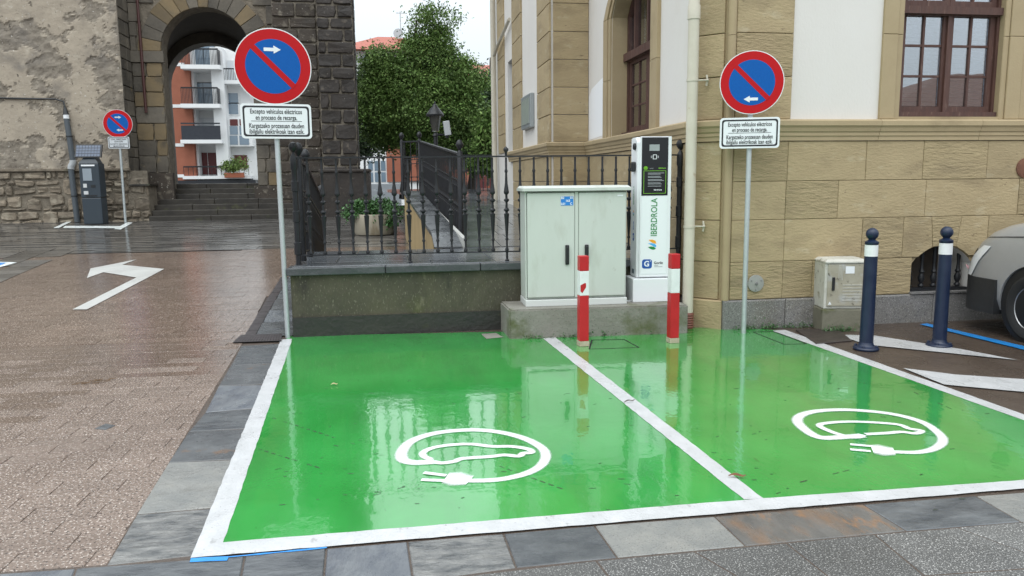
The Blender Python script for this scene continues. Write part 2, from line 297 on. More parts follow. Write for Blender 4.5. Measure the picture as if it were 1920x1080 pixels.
def prism(bm, pts, vec):
    """front polygon pts (3d) pushed by vec"""
    pts = [Vector(p) for p in pts]; vec = Vector(vec)
    a = [bm.verts.new(p) for p in pts]; b = [bm.verts.new(p + vec) for p in pts]; n = len(pts)
    if n > 4:
        for tri in tessellate_polygon([pts]):
            try: bm.faces.new([a[i] for i in tri]); bm.faces.new([b[i] for i in reversed(tri)])
            except ValueError: pass
    else: bm.faces.new(a); bm.faces.new(list(reversed(b)))
    for i in range(n): j = (i + 1) % n; bm.faces.new((a[i], b[i], b[j], a[j]))
    return bm
def plate(bm, loops, org, u, v, vec):
    """polygon with holes (2d loops) on plane org+u*x+v*y, given thickness vec"""
    org, u, v, vec = Vector(org), Vector(u), Vector(v), Vector(vec)
    P = [[org + u * x + v * y for x, y in lp] for lp in loops]
    flat = [p for lp in P for p in lp]; a = [bm.verts.new(p) for p in flat]; b = [bm.verts.new(p + vec) for p in flat]
    for tri in tessellate_polygon([[Vector((x, y, 0)) for x, y in lp] for lp in loops]):
        try: bm.faces.new([a[i] for i in tri]); bm.faces.new([b[i] for i in reversed(tri)])
        except ValueError: pass
    k = 0
    for lp in P:
        n = len(lp)
        for i in range(n): j = (i + 1) % n; bm.faces.new((a[k + i], b[k + i], b[k + j], a[k + j]))
        k += n
    return bm
def inset2(poly, d):
    n = len(poly); ar = sum(poly[i][0] * poly[(i + 1) % n][1] - poly[(i + 1) % n][0] * poly[i][1] for i in range(n)); s = 1 if ar > 0 else -1; out = []
    for i in range(n):
        p0, p1, p2 = Vector(poly[i - 1]), Vector(poly[i]), Vector(poly[(i + 1) % n])
        e1 = (p1 - p0).normalized(); e2 = (p2 - p1).normalized()
        n1 = Vector((-e1.y, e1.x)) * s; n2 = Vector((-e2.y, e2.x)) * s; b = n1 + n2
        if b.length < 1e-5: b = n1
        b.normalize(); k = max(.35, b.dot(n1)); out.append(p1 + b * (d / k))
    return out
def block(bm, poly, org, u, v, out, depth, bev=.008, jit=0):
    """stone piece: 2d outline on the plane, its face standing proud by depth along out, edges chamfered"""
    org, u, v, out = Vector(org), Vector(u), Vector(v), Vector(out)
    inn = inset2(poly, bev); n = len(poly)
    f = lambda q, h: org + u * q[0] + v * q[1] + out * h
    a = [bm.verts.new(f(q, 0)) for q in poly]; b = [bm.verts.new(f(q, depth - bev)) for q in poly]
    c = [bm.verts.new(f(q, depth + (random.uniform(-jit, jit) if jit else 0))) for q in inn]
    for i in range(n):
        j = (i + 1) % n; bm.faces.new((a[i], a[j], b[j], b[i])); bm.faces.new((b[i], b[j], c[j], c[i]))
    if n > 4:
        for tri in tessellate_polygon([[Vector((q[0], q[1], 0)) for q in inn]]):
            try: bm.faces.new([c[i] for i in tri])
            except ValueError: pass
    else: bm.faces.new(c)
    return bm
def rect(x0, x1, y0, y1): return [(x0, y0), (x1, y0), (x1, y1), (x0, y1)]
def lathe(bm, prof, loc=(0, 0, 0), seg=16, axis='z'):
    loc = Vector(loc); rings = []
    for r, z in prof:
        ring = []
        for i in range(seg):
            a = 2 * math.pi * i / seg; c, s = r * math.cos(a), r * math.sin(a)
            p = Vector((c, s, z)) if axis == 'z' else (Vector((z, c, s)) if axis == 'x' else Vector((c, z, s)))
            ring.append(bm.verts.new(loc + p))
        rings.append(ring)
    for A, B in zip(rings, rings[1:]):
        for i in range(seg): j = (i + 1) % seg; bm.faces.new((A[i], A[j], B[j], B[i]))
    if prof[0][0] > 1e-4: bm.faces.new(list(reversed(rings[0])))
    if prof[-1][0] > 1e-4: bm.faces.new(rings[-1])
    return bm
def tube(bm, pts, r, seg=8):
    pts = [Vector(p) for p in pts]; rings = []; ref = None
    for i, p in enumerate(pts):
        d = (pts[min(i + 1, len(pts) - 1)] - pts[max(i - 1, 0)]).normalized()
        if ref is None: ref = d.orthogonal().normalized()
        ref = (ref - d * ref.dot(d)); ref = ref.normalized() if ref.length > 1e-5 else d.orthogonal().normalized()
        q = d.cross(ref); rr = r[i] if isinstance(r, (list, tuple)) else r
        rings.append([bm.verts.new(p + (ref * math.cos(2 * math.pi * k / seg) + q * math.sin(2 * math.pi * k / seg)) * rr) for k in range(seg)])
    for A, B in zip(rings, rings[1:]):
        for i in range(seg): j = (i + 1) % seg; bm.faces.new((A[i], A[j], B[j], B[i]))
    bm.faces.new(list(reversed(rings[0]))); bm.faces.new(rings[-1]); return bm
def bar(bm, p, q, wdt, hgt=None, up=(0, 0, 1)):
    p, q = Vector(p), Vector(q); d = (q - p).normalized(); s = d.cross(Vector(up)); s = s.normalized() if s.length > 1e-4 else Vector((1, 0, 0)); t = s.cross(d)
    h = (hgt or wdt) / 2; k = wdt / 2
    return prism(bm, [p + s * k + t * h, p - s * k + t * h, p - s * k - t * h, p + s * k - t * h], q - p)
def sweep(bm, path, prof):
    """profile (outward offset, z) swept along a plan path with mitred corners; outward is to the left of travel"""
    n = len(path); rows = []
    for i, p in enumerate(path):
        p = Vector(p); ds = []
        if i > 0: ds.append((p - Vector(path[i - 1])).normalized())
        if i < n - 1: ds.append((Vector(path[i + 1]) - p).normalized())
        ns = [Vector((-d.y, d.x)) for d in ds]; b = sum(ns, Vector((0, 0))).normalized(); k = b.dot(ns[0])
        rows.append([bm.verts.new((p.x + b.x * o / k, p.y + b.y * o / k, z)) for o, z in prof])
    m = len(prof)
    for A, B in zip(rows, rows[1:]):
        for i in range(m): j = (i + 1) % m; bm.faces.new((A[i], A[j], B[j], B[i]))
    bm.faces.new(rows[0]); bm.faces.new(list(reversed(rows[-1]))); return bm
def sheet(bm, pts):
    v = [bm.verts.new(p) for p in pts]
    if len(v) <= 4: bm.faces.new(v)
    else:
        for tri in tessellate_polygon([[Vector(p) for p in pts]]): bm.faces.new([v[i] for i in tri])
    return bm
def slab(bm, pts, thick=.05, bev=.004):
    """flat stone piece from a world polygon given by its top corners"""
    org = Vector((0, 0, pts[0][2] - thick)); return block(bm, [(p[0], p[1]) for p in pts], org, (1, 0, 0), (0, 1, 0), (0, 0, 1), thick, bev)
_tx = {}
def text(body, size, org, u, v, m, parent, align='CENTER', bold=0.0, depth=.0008, name='lettering', sx=1.0, fit=None):
    cu = bpy.data.curves.new('t', 'FONT'); cu.body = body; cu.size = size; cu.align_x = align; cu.align_y = 'CENTER'; cu.offset = bold * size; cu.extrude = depth; cu.resolution_u = 3
    to = bpy.data.objects.new('t', cu); COL.objects.link(to); dg = bpy.context.evaluated_depsgraph_get(); me = bpy.data.meshes.new_from_object(to.evaluated_get(dg)); me.name = name
    if fit: w_ = [q.co.x for q in me.vertices]; sx = fit / (max(w_) - min(w_))
    bpy.data.objects.remove(to); u, v = Vector(u).normalized(), Vector(v).normalized(); nn = u.cross(v); org = Vector(org)
    me.transform(Matrix(((u.x * sx, v.x, nn.x, org.x), (u.y * sx, v.y, nn.y, org.y), (u.z * sx, v.z, nn.z, org.z), (0, 0, 0, 1))))
    me.materials.clear(); me.materials.append(m); o = bpy.data.objects.new(name, me); COL.objects.link(o); o.parent = parent
    o.matrix_parent_inverse = wm(parent).inverted(); return o
def ribbon(bm, pts, wid, z, cap=True):
    """flat painted stroke of given width along ground points"""
    pts = [Vector((p[0], p[1], z)) for p in pts]; L_, R_ = [], []
    for i, p in enumerate(pts):
        d = (pts[min(i + 1, len(pts) - 1)] - pts[max(i - 1, 0)]); d.z = 0; d.normalize(); s = Vector((-d.y, d.x, 0)); w_ = wid[i] if isinstance(wid, (list, tuple)) else wid
        L_.append(bm.verts.new(p + s * w_ / 2)); R_.append(bm.verts.new(p - s * w_ / 2))
    for i in range(len(pts) - 1): bm.faces.new((L_[i], R_[i], R_[i + 1], L_[i + 1]))
    return bm
def smooth_path(pts, k=5):
    out = []; P = [Vector(p) for p in pts]; n = len(P)
    for i in range(n - 1):
        a, b, c, d = P[max(i - 1, 0)], P[i], P[i + 1], P[min(i + 2, n - 1)]
        for j in range(k):
            t = j / k; out.append(.5 * ((2 * b) + (c - a) * t + (2 * a - 5 * b + 4 * c - d) * t * t + (3 * b - a - 3 * c + d) * t ** 3))
    out.append(P[-1]); return out
def leaf_mesh(name, cen, nrm_up=.4, size=.06, aspect=.5):
    """many small folded leaves; cen: Nx3"""
    n = len(cen); a = rng.normal(size=(n, 3)); a /= np.linalg.norm(a, axis=1)[:, None]
    b = rng.normal(size=(n, 3)); b[:, 2] += nrm_up; b -= a * (a * b).sum(1)[:, None]; b /= np.linalg.norm(b, axis=1)[:, None]
    s = size * rng.uniform(.6, 1.35, n)[:, None]; c = np.cross(a, b)
    v = np.stack([cen - a * s, cen + c * s * aspect + b * s * .12, cen + a * s, cen - c * s * aspect + b * s * .12], 1).reshape(-1, 3)
    me = bpy.data.meshes.new(name); me.vertices.add(4 * n); me.vertices.foreach_set('co', v.ravel().astype(np.float32))
    me.loops.add(4 * n); me.loops.foreach_set('vertex_index', np.arange(4 * n, dtype=np.int32)); me.polygons.add(n)
    me.polygons.foreach_set('loop_start', np.arange(0, 4 * n, 4, dtype=np.int32)); me.polygons.foreach_set('loop_total', np.full(n, 4, dtype=np.int32))
    me.update(calc_edges=True); return me
def blob_points(ells, n_clump, per, cr, shell=.55):
    """clump centres spread through ellipsoids, leaves round each clump centre"""
    vol = np.array([e[3] * e[4] * e[5] for e in ells]); idx = rng.choice(len(ells), n_clump, p=vol / vol.sum()); out = []; cc = []
    for i in idx:
        e = ells[i]; d = rng.normal(size=3); d /= np.linalg.norm(d); r = rng.uniform(shell ** 3, 1) ** (1 / 3)
        c = np.array(e[:3]) + d * r * np.array(e[3:6]); cc.append(c); k = cr * rng.uniform(.6, 1.3)
        out.append(c + rng.normal(size=(int(per * rng.uniform(.6, 1.3)), 3)) * k * np.array([1, 1, .62]) * .55)
    return np.concatenate(out), cc

# ================================================================== SETTING: ground, plaza, bays
def zp(y): return .0455 * max(0.0, y - 7.6)
struct('ground', sheet(nb(), [(-400, -300, -.30), (400, -300, -.30), (400, 900, -.30), (-400, 900, -.30)]), FARGROUND)

# --- plaza: sloping bed with speckled pavers laid on it
bm = nb(); ys = [-6, 2.6, 7.6, 10, 12, 14.2, 17, 20.5, 24]; 
lo = [bm.verts.new((-40, y, zp(y) - .012)) for y in ys]; hi = [bm.verts.new((-1.0 if y < 9 else 2.2, y, zp(y) - .012)) for y in ys]
for i in range(len(ys) - 1): bm.faces.new((lo[i], hi[i], hi[i + 1], lo[i + 1]))
plaza = struct('plaza', bm, JOINT)
A0, A1 = gz(0, 1072), gz(356, 1047); PU = (A1 - A0); PU.z = 0; PU.normalize(); PV = Vector((-PU.y, PU.x, 0))
E0, E1 = gz(198, 1060), gz(453, 646)                      # edge between pavers and slate strip
def clip(poly, p, q, keep_left=True):
    out = []; d = (q.x - p.x, q.y - p.y); s = 1 if keep_left else -1
    f = lambda a: s * (d[0] * (a[1] - p.y) - d[1] * (a[0] - p.x))
    for i in range(len(poly)):
        a, b = poly[i], poly[(i + 1) % len(poly)]; fa, fb = f(a), f(b)
        if fa >= 0: out.append(a)
        if (fa >= 0) != (fb >= 0): t = fa / (fa - fb); out.append((a[0] + (b[0] - a[0]) * t, a[1] + (b[1] - a[1]) * t))
    return out
PL, PW, GAP = .31, .155, .004
full_me = {}; pav_n = 0; fieldv = nb()
edge_far = E1 + (E1 - E0) * 2.2
for r in range(0, 96):
    for c in range(-70, 20):
        x0 = c * PL + (r % 2) * PL * .5 + ((r * 37) % 5) * .012; y0 = r * PW
        cen = A0 + PU * (x0 + PL / 2) + PV * (y0 + PW / 2)
        if cen.y > 14.2 or cen.x > .4 or cen.x < -.60 * cen.y - .7: continue
        q = [A0 + PU * (x0 + a) + PV * (y0 + b) for a, b in ((GAP / 2, GAP / 2), (PL - GAP / 2, GAP / 2), (PL - GAP / 2, PW - GAP / 2), (GAP / 2, PW - GAP / 2))]
        q = [(p.x, p.y) for p in q]
        if cen.y < 9.8: k = clip(q, E0, edge_far, True)
        else: k = q
        if len(k) < 3: continue
        if abs(sum(k[i][0] * k[(i + 1) % len(k)][1] - k[(i + 1) % len(k)][0] * k[i][1] for i in range(len(k)))) < .004: continue
        if cen.y < 7.6 and pav_n < 300:
            z = random.uniform(-.0012, .0008)
            PM = PAVERF if random.random() < (cen.y - 5.0) / 2.6 else PAVER
            if len(k) == 4 and k == q:
                if PM.name not in full_me:
                    b = nb(); ce = Vector((cen.x, cen.y, 0)); slab(b, [(p[0] - cen.x, p[1] - cen.y, 0) for p in q], .03, .0022); o = obj('paver', b, PM, plaza); full_me[PM.name] = o.data
                else: o = obj('paver', full_me[PM.name], None, plaza)
                o.location = (cen.x, cen.y, z)
            else:
                b = nb(); slab(b, [(p[0], p[1], z) for p in k], .03, .0022); obj('paver', b, PM, plaza)
            pav_n += 1
        else:
            z = random.uniform(-.0015, .001); top = [fieldv.verts.new((p[0], p[1], zp(p[1]) + z)) for p in k]; low = [fieldv.verts.new((p[0], p[1], zp(p[1]) - .02)) for p in k]; n = len(k)
            fieldv.faces.new(top)
            for i in range(n): j = (i + 1) % n; fieldv.faces.new((top[i], low[i], low[j], top[j]))
o = obj('paver_field', fieldv, PAVERF, plaza); o['kind'] = 'stuff'
# darker slate band by the church, and a diagonal strip of slate crossing the plaza: long thin pieces
bm = nb()
for r in range(46):
    y0 = 14.25 + r * .13; x = -14 + random.random() * .6
    while x < 1.2:
        ln = random.uniform(.35, 1.1); z0 = zp(y0) + random.uniform(-.004, .004)
        a = [bm.verts.new(p) for p in ((x, y0, z0), (x + ln - .01, y0, z0), (x + ln - .01, y0 + .122, z0 + .0056), (x, y0 + .122, z0 + .0056))]; bm.faces.new(a)
        x += ln
o = obj('slate_band', bm, mat('far_slate_strips', (.085, .082, .080), (.16, .15, .138), 1.5, .05, .20, 1.2, bump=.002, bscale=10, leafrnd=.35), plaza); o['kind'] = 'stuff'
bm = nb()
P0, P1 = gz(-40, 545, zp(11)), gz(150, 470, zp(14)); d = (P1 - P0).normalized(); s = Vector((-d.y, d.x, 0)).normalized()
for k in range(12):
    for j in range(3):
        if random.random() < .9:
            ln = (P1 - P0).length / 12; a = P0 + d * (k * ln + (j % 2) * .12) + s * (j * .42); q = [a, a + d * (ln - .01), a + d * (ln - .01) + s * .41, a + s * .41]
            bm.faces.new([bm.verts.new((p.x, p.y, zp(p.y) + .004 + .001 * j)) for p in q])
o = obj('slate_cross_strip', bm, MATS['far_slate_strips'], plaza); o['kind'] = 'stuff'
# painted arrow, and the painted boxes at the far end
def px_plaza(x, y):
    d = ray(x, y); return CAMP + d * ((CAM_H + .0455 * 7.6) / (.0455 * d.y - d.z))
zs = lambda p, h: (p.x, p.y, zp(p.y) + h)
ar = [(136, 581), (163, 581), (308, 505), (229, 497), (256, 487), (170, 504), (163, 522), (194, 511), (256, 521)]
ARROW_M = mat('worn_white_road_paint', (.50, .50, .48), (.42, .42, .40), 6, .3, .5, bump=.001, bscale=90, stain=[(20, (.28, .26, .24), .64, .74)])
tag(obj('painted_arrow', sheet(nb(), [zs(px_plaza(*p), .006) for p in ar]), ARROW_M, plaza), 'worn white bent road arrow pointing left')
bm = nb()
for q in ([(100, 428), (128, 415), (136, 415), (110, 428)], [(214, 430), (240, 417), (249, 418), (226, 431)], [(118, 428), (222, 428.5), (224, 424.5), (122, 424)]):
    sheet(bm, [zs(px_plaza(*p), .008) for p in q])
obj('bay_marking', bm, WHITE_SYM, plaza)
bm = nb()
sheet(bm, [zs(px_plaza(*p), .010) for p in [(0, 492), (32, 493), (0, 502)]]); obj('painted_corner', bm, WHITE_SYM, plaza)
sheetb = nb(); sheet(sheetb, [zs(px_plaza(*p), .013) for p in [(0, 494), (12, 494), (0, 499)]]); obj('blue_corner_fill', sheetb, BLUE_LINE, plaza)

# --- asphalt under the bays and to the right
asph = struct('asphalt', sheet(nb(), [(-1.62, 2.4, -.004), (14, 2.0, -.004), (14, 7.8, -.004), (-1.62, 7.8, -.004)]), ASPHALT)

# --- slate strips framing the bays
strip = struct('slate_border')
def pslab(name, px, m, parent, z=0.0, thick=.05, bev=.004):
    P = inset2([tuple(gz(*q).xy) for q in px], .0035); b = nb(); slab(b, [(p[0], p[1], z + random.uniform(-.002, .001)) for p in P], thick, bev); return obj(name, b, m, parent)
LS = [((198, 1060), (358, 1043)), ((255, 964), (391, 954)), ((315, 867), (428, 864)), ((353, 809), (453, 806)), ((384, 773), (469, 767)), ((409, 724), (482, 723)), ((432, 685), (505, 684)), ((452, 648), (528, 645))]
lm = [2, 4, 5, 0, 1, 5, 0]
for i in range(len(LS) - 1):
    a, b = LS[i], LS[i + 1]; pslab('slate_slab', [a[0], (a[1][0] + 26, a[1][1] - 4), (b[1][0] + 14, b[1][1] - 2), b[0]], SLATES[lm[i]], strip, z=.0)
FT = [(-260, 1092), (143, 1065), (459, 1041), (612, 1028), (764, 1015), (944, 1000), (1115, 985), (1340, 968), (1618, 945), (1829, 929), (2060, 911)]
FB = [(-420, 1180), (110, 1150), (442, 1132), (604, 1112), (775, 1090), (968, 1064), (1158, 1045), (1398, 1023), (1700, 995), (1915, 978), (2180, 955)]
fm = [1, 0, 0, 1, 2, 0, 4, 3, 0, 4]
for i in range(len(FT) - 1): pslab('slate_slab', [FT[i], FB[i], FB[i + 1], FT[i + 1]], SLATES[fm[i]], strip, z=.0)
pave = struct('pavement')
GT = [(600, 1114), (860, 1080), (1118, 1050), (1302, 1033), (1474, 1017), (1640, 1001), (1796, 988), (1990, 972)]
GB = [(640, 1210), (905, 1165), (1180, 1130), (1440, 1112), (1590, 1108), (1733, 1078), (1990, 1060), (2250, 1040)]
for i in range(len(GT) - 1): pslab('granite_slab', [GT[i], GB[i], GB[i + 1], GT[i + 1]], TERRAZZO, pave, z=.0)
GC = [(1180, 1130), (1440, 1112), (1733, 1078), (1990, 1060), (2250, 1040)]; GD = [(1280, 1250), (1560, 1230), (1990, 1180), (2300, 1150), (2600, 1120)]
for i in range(4): pslab('granite_slab', [GC[i], GD[i], GD[i + 1], GC[i + 1]], TERRAZZO, pave, z=-.001)
obj('bedding', sheet(nb(), [(-40, -3, -.02), (12, -3, -.02), (12, 3.6, -.02), (-40, 3.6, -.02)]), mat('grey_mortar_bed', (.05, .05, .048), (.035, .035, .034), 20, .7), pave)

# --- the green charging bays
bay = struct('parking_bay')
def wob(px, n=14, amp=.0025):
    P = [gz(*q) for q in px]; out = []
    for i in range(len(P)):
        a, b = P[i], P[(i + 1) % len(P)]; L_ = (b - a).length; m = max(1, min(90, int(L_ / .06)))
        for j in range(m): p = a.lerp(b, j / m); out.append((p.x + random.uniform(-amp, amp), p.y + random.uniform(-amp, amp)))
    return out
RL0, RL1 = gz(1460, 620), gz(1920, 783); rdir = (RL1 - RL0).normalized()
FL0, FL1 = gz(420, 1018), gz(1920, 901)
gr = [gz(385, 1035), gz(1920, 908), None, gz(1458, 619.5), None, None]
k = 9; far_r = RL0 + rdir * 3.75
gpoly = [gz(388, 1033), far_r, gz(1459, 619.5), Vector((3.3, 7.2, 0)), Vector((-1.05, 7.62, 0)), gz(536, 636)]
obj('green_paint', sheet(nb(), [(p.x, p.y, .002) for p in gpoly]), GREEN, bay)
def white(px, z=.0035, m=WHITE_WET, name='white_line'):
    return obj(name, sheet(nb(), [(x, y, z) for x, y in wob(px)]), m, bay)
white([(362, 1036), (417, 1024), (548, 636), (527, 637)])
white([(357.6, 1047), (1920, 917), (2300, 885), (2300, 872), (1920, 901), (1430, 935.5), (420, 1018), (364, 1030)], .0038)
white([(1395, 938), (1431, 936), (1041, 633), (1018, 635)], .0041)
b_ = RL0 + rdir * 3.7
white([(1448, 620.5), (1472, 619), (1920, 778), (2150, 860), (2150, 873), (1920, 789)], .0036)
white([(902, 627), (930, 625), (944, 633), (912, 636)], .0045, CONCRETE, 'manhole_lid')
white([(357, 1048), (356, 1055), (425, 1052), (430, 1044)], .003, BLUE_LINE, 'blue_line'); white([(430, 1044), (429, 1046.5), (612, 1029), (612, 1027)], .003, BLUE_LINE, 'blue_line')
def spray(pts, wid, z):
    """sprayed stroke: solid core with a feathered margin of overspray"""
    me = bpy.data.meshes.new('stroke'); V, F, at_ = [], [], []; pts = [Vector((p[0], p[1], z)) for p in pts]; n = len(pts)
    for i, p in enumerate(pts):
        d = pts[min(i + 1, n - 1)] - pts[max(i - 1, 0)]; d.z = 0; d.normalize(); sd = Vector((-d.y, d.x, 0)); w_ = wid[i] if isinstance(wid, (list, tuple)) else wid
        for k_, a_ in ((-.95, 0), (-.33, 1), (.33, 1), (.95, 0)): V.append(p + sd * (k_ * w_)); at_.append(a_)
    for i in range(n - 1):
        for k_ in range(3): a_ = i * 4 + k_; F.append((a_, a_ + 1, a_ + 5, a_ + 4))
    me.from_pydata([tuple(v_) for v_ in V], [], F); at = me.attributes.new('cover', 'FLOAT', 'POINT'); at.data.foreach_set('value', at_); me.update(); return me
def spray_mat():
    m = bpy.data.materials.new('sprayed_white_stroke'); m.use_nodes = True; t = m.node_tree; b = t.nodes['Principled BSDF']; L = t.links.new
    b.inputs['Base Color'].default_value = (.76, .79, .78, 1); b.inputs['Roughness'].default_value = .2
    a_ = _n(t, 'Attribute'); a_.attribute_name = 'cover'; g_ = _n(t, 'NewGeometry'); q = _n(t, 'TexNoise'); q.inputs['Scale'].default_value = 160; q.inputs['Detail'].default_value = 3; L(g_.outputs['Position'], q.inputs['Vector'])
    ad = _n(t, 'Math'); ad.operation = 'ADD'; L(a_.outputs['Fac'], ad.inputs[0]); L(q.outputs['Fac'], ad.inputs[1]); mr_ = _n(t, 'MapRange'); mr_.inputs['From Min'].default_value = .55; mr_.inputs['From Max'].default_value = 1.25; L(ad.outputs[0], mr_.inputs['Value'])
    tr = _n(t, 'BsdfTransparent'); mx_ = _n(t, 'MixShader'); L(mr_.outputs[0], mx_.inputs[0]); L(tr.outputs[0], mx_.inputs[1]); L(b.outputs[0], mx_.inputs[2]); L(mx_.outputs[0], t.nodes['Material Output'].inputs['Surface']); return m
SPRAY = spray_mat()
# EV symbols (a car ringed by its charging cable ending in a plug)
def zm(pts, ox, oy, s): return [(ox + x / s, oy + y / s) for x, y in pts]
S1 = dict(ring=[(1045, 601), (960, 605), (912, 592), (908, 560), (940, 520), (1010, 490), (1100, 473), (1220, 467), (1330, 478), (1430, 505), (1500, 545), (1514, 585), (1485, 625), (1420, 655), (1330, 675), (1250, 681), (1190, 681)],
          car=[(1040, 601), (1075, 607), (1130, 600), (1165, 588), (1280, 580), (1340, 573), (1400, 578), (1420, 566), (1455, 562), (1440, 548), (1370, 537), (1290, 537), (1200, 527), (1120, 530), (1045, 541), (1000, 560), (1000, 578), (1030, 592)],
          plug=[(1195, 668), (1150, 648), (1095, 652), (1075, 672), (1090, 690), (1150, 694), (1195, 692)], prongs=[[(1095, 660), (1000, 648)], [(1085, 682), (990, 678)]], t=(350, 600, 2.25))
S2 = dict(ring=[(1290, 455), (1210, 461), (1125, 463), (1070, 437), (1033, 398), (1055, 372), (1130, 357), (1250, 355), (1400, 370), (1520, 402), (1590, 450), (1600, 482), (1565, 508), (1500, 521), (1410, 519)],
          car=[(1290, 452), (1270, 462), (1225, 458), (1165, 440), (1118, 415), (1170, 404), (1270, 401), (1420, 411), (1470, 428), (1518, 436), (1495, 447), (1440, 441), (1380, 446), (1300, 450)],
          plug=[(1415, 505), (1370, 494), (1330, 495), (1300, 508), (1320, 524), (1370, 531), (1410, 530)], prongs=[[(1330, 498), (1240, 490)], [(1320, 517), (1240, 510)]], t=(1000, 600, 2.087))
for S, lab in ((S1, 'white sprayed electric car symbol in the nearer left bay'), (S2, 'white sprayed electric car symbol in the right bay')):
    t = S['t']; g2 = lambda pts: [gz(*q) for q in zm(pts, *t)]
    rp = smooth_path(g2(S['ring']), 6); n = len(rp); o = tag(obj('charging_symbol', spray(rp, [.046 - .014 * (i / n) for i in range(n)], .0052), SPRAY, bay), lab)
    obj('car_outline', spray(smooth_path(g2(S['car']), 4), .028, .0055), SPRAY, o)
    pp = g2(S['plug']); pc_ = sum(pp, Vector()) / len(pp)
    me_ = spray([pp[0].lerp(pp[-1], .5), pc_, pp[2].lerp(pp[4], .5)], [.075, .11, .085], .0058); obj('plug', me_, SPRAY, o)
    for pr in S['prongs']: obj('prong', spray(g2(pr), .022, .0060), SPRAY, o)
# dark tyre-tread dashes and scratches on the paint
b = nb()
for (x0_, y0_), (x1_, y1_), n_d in (((501, 781), (670, 835), 15), ((483, 842), (634, 889), 11), ((937, 875), (1061, 920), 8), ((1500, 905), (1600, 880), 5), ((1700, 730), (1790, 770), 6), ((700, 930), (790, 905), 4)):
    for k_ in range(n_d):
        if random.random() < .8:
            q0, q1 = gz(x0_, y0_), gz(x1_, y1_); a_, c_ = q0.lerp(q1, k_ / n_d), q0.lerp(q1, (k_ + .62) / n_d); ribbon(b, [a_, c_], random.uniform(.004, .010), .0026)
for k_ in range(150):
    p = gz(random.uniform(480, 1850), random.uniform(640, 960)); a_ = random.uniform(-.6, .6); L2 = random.uniform(.008, .035); ribbon(b, [p, p + Vector((L2 * math.cos(a_), L2 * math.sin(a_), 0))], random.uniform(.003, .008), .0029)
o = obj('scuff_marks', b, mat('dark_scuff', (.012, .06, .018), (.03, .03, .02), 4, .4), bay); o['kind'] = 'stuff'
# painted-over manhole frames in the green, iron cover at the right edge
def frame_px(px, wd, z, m, name, parent):
    b = nb(); P = [gz(*q) for q in px]
    for i in range(4): ribbon(b, [P[i], P[(i + 1) % 4]], wd, z + .0003 * i)
    return obj(name, b, m, parent)
frame_px([(1105, 655), (1198, 652), (1170, 637), (1110, 638)], .014, .0031, DARKIN, 'manhole_rim', bay)
frame_px([(1412, 623), (1470, 646), (1512, 645), (1450, 622)], .014, .0031, DARKIN, 'manhole_rim', bay)
b = nb(); slab(b, [(p.x, p.y, .012) for p in [gz(1492, 620), gz(1570, 617), gz(1597, 640), gz(1530, 646)]], .02, .004); tag(obj('manhole_cover', b, MANHOLE), 'dark iron inspection cover beside the white bay line', 'manhole')
# right-hand asphalt markings
for px in ([(1568, 628), (1640, 630), (1800, 655), (1908, 676), (1830, 668), (1625, 647)], [(1693, 691), (1790, 703), (1920, 712), (2080, 722), (2080, 752), (1920, 736), (1770, 722)]):
    obj('chevron_stripe', sheet(nb(), [(x, y, .005) for x, y in wob(px)]), WHITE_WET, asph)
obj('blue_line', sheet(nb(), [(x, y, .005) for x, y in wob([(1725, 609), (1738, 607), (2040, 678), (2040, 686)])]), BLUE_LINE, asph)
# drain grate and slot channel
g = thing('drain_grate', 'dark slotted iron drain grate beside the left sign pole', 'drain', gz(485, 637)); q = [gz(436, 644), gz(528, 641), gz(529, 628), gz(452, 630)]
obj('tray', sheet(nb(), [(p.x, p.y, .004) for p in q]), DARKIN, g)
b = nb()
for i in range(17):
    t = (i + .5) / 17; ribbon(b, [q[0].lerp(q[1], t), q[3].lerp(q[2], t)], .022, .012)
for t in (0.02, .35, .66, .98): ribbon(b, [q[0].lerp(q[3], t), q[1].lerp(q[2], t)], .02, .0125)
obj('bars', b, DRAINM, g)
b = nb(); c0, c1 = px_plaza(456, 634), px_plaza(527, 520); c0.z = c1.z = 0
for i in range(12):
    p, q2 = c0.lerp(c1, i / 12), c0.lerp(c1, (i + .96) / 12); d = (c1 - c0).normalized(); s = Vector((d.y, -d.x, 0)) * .10
    b.faces.new([b.verts.new((v.x, v.y, zp(v.y) + .006)) for v in (p, q2, q2 + s, p + s)])
tag(obj('drain_channel', b, DRAINM), 'long dark drain channel along the plaza edge by the railing', 'drain')
# slate slabs between the channel and the terrace
for i in range(7):
    y0 = 7.63 + i * .62; xl = c0.x + (c1.x - c0.x) * (y0 - c0.y) / (c1.y - c0.y) + .11
    b = nb(); a = [b.verts.new(p) for p in ((xl, y0, zp(y0) + .006), (-1.02, y0, zp(y0) + .006), (-1.02, y0 + .61, zp(y0 + .61) + .006), (xl - .03, y0 + .61, zp(y0 + .61) + .006))]; b.faces.new(a)
    obj('slate_slab', b, SLATES[(0, 1, 5, 0, 1, 0, 1)[i]], strip)

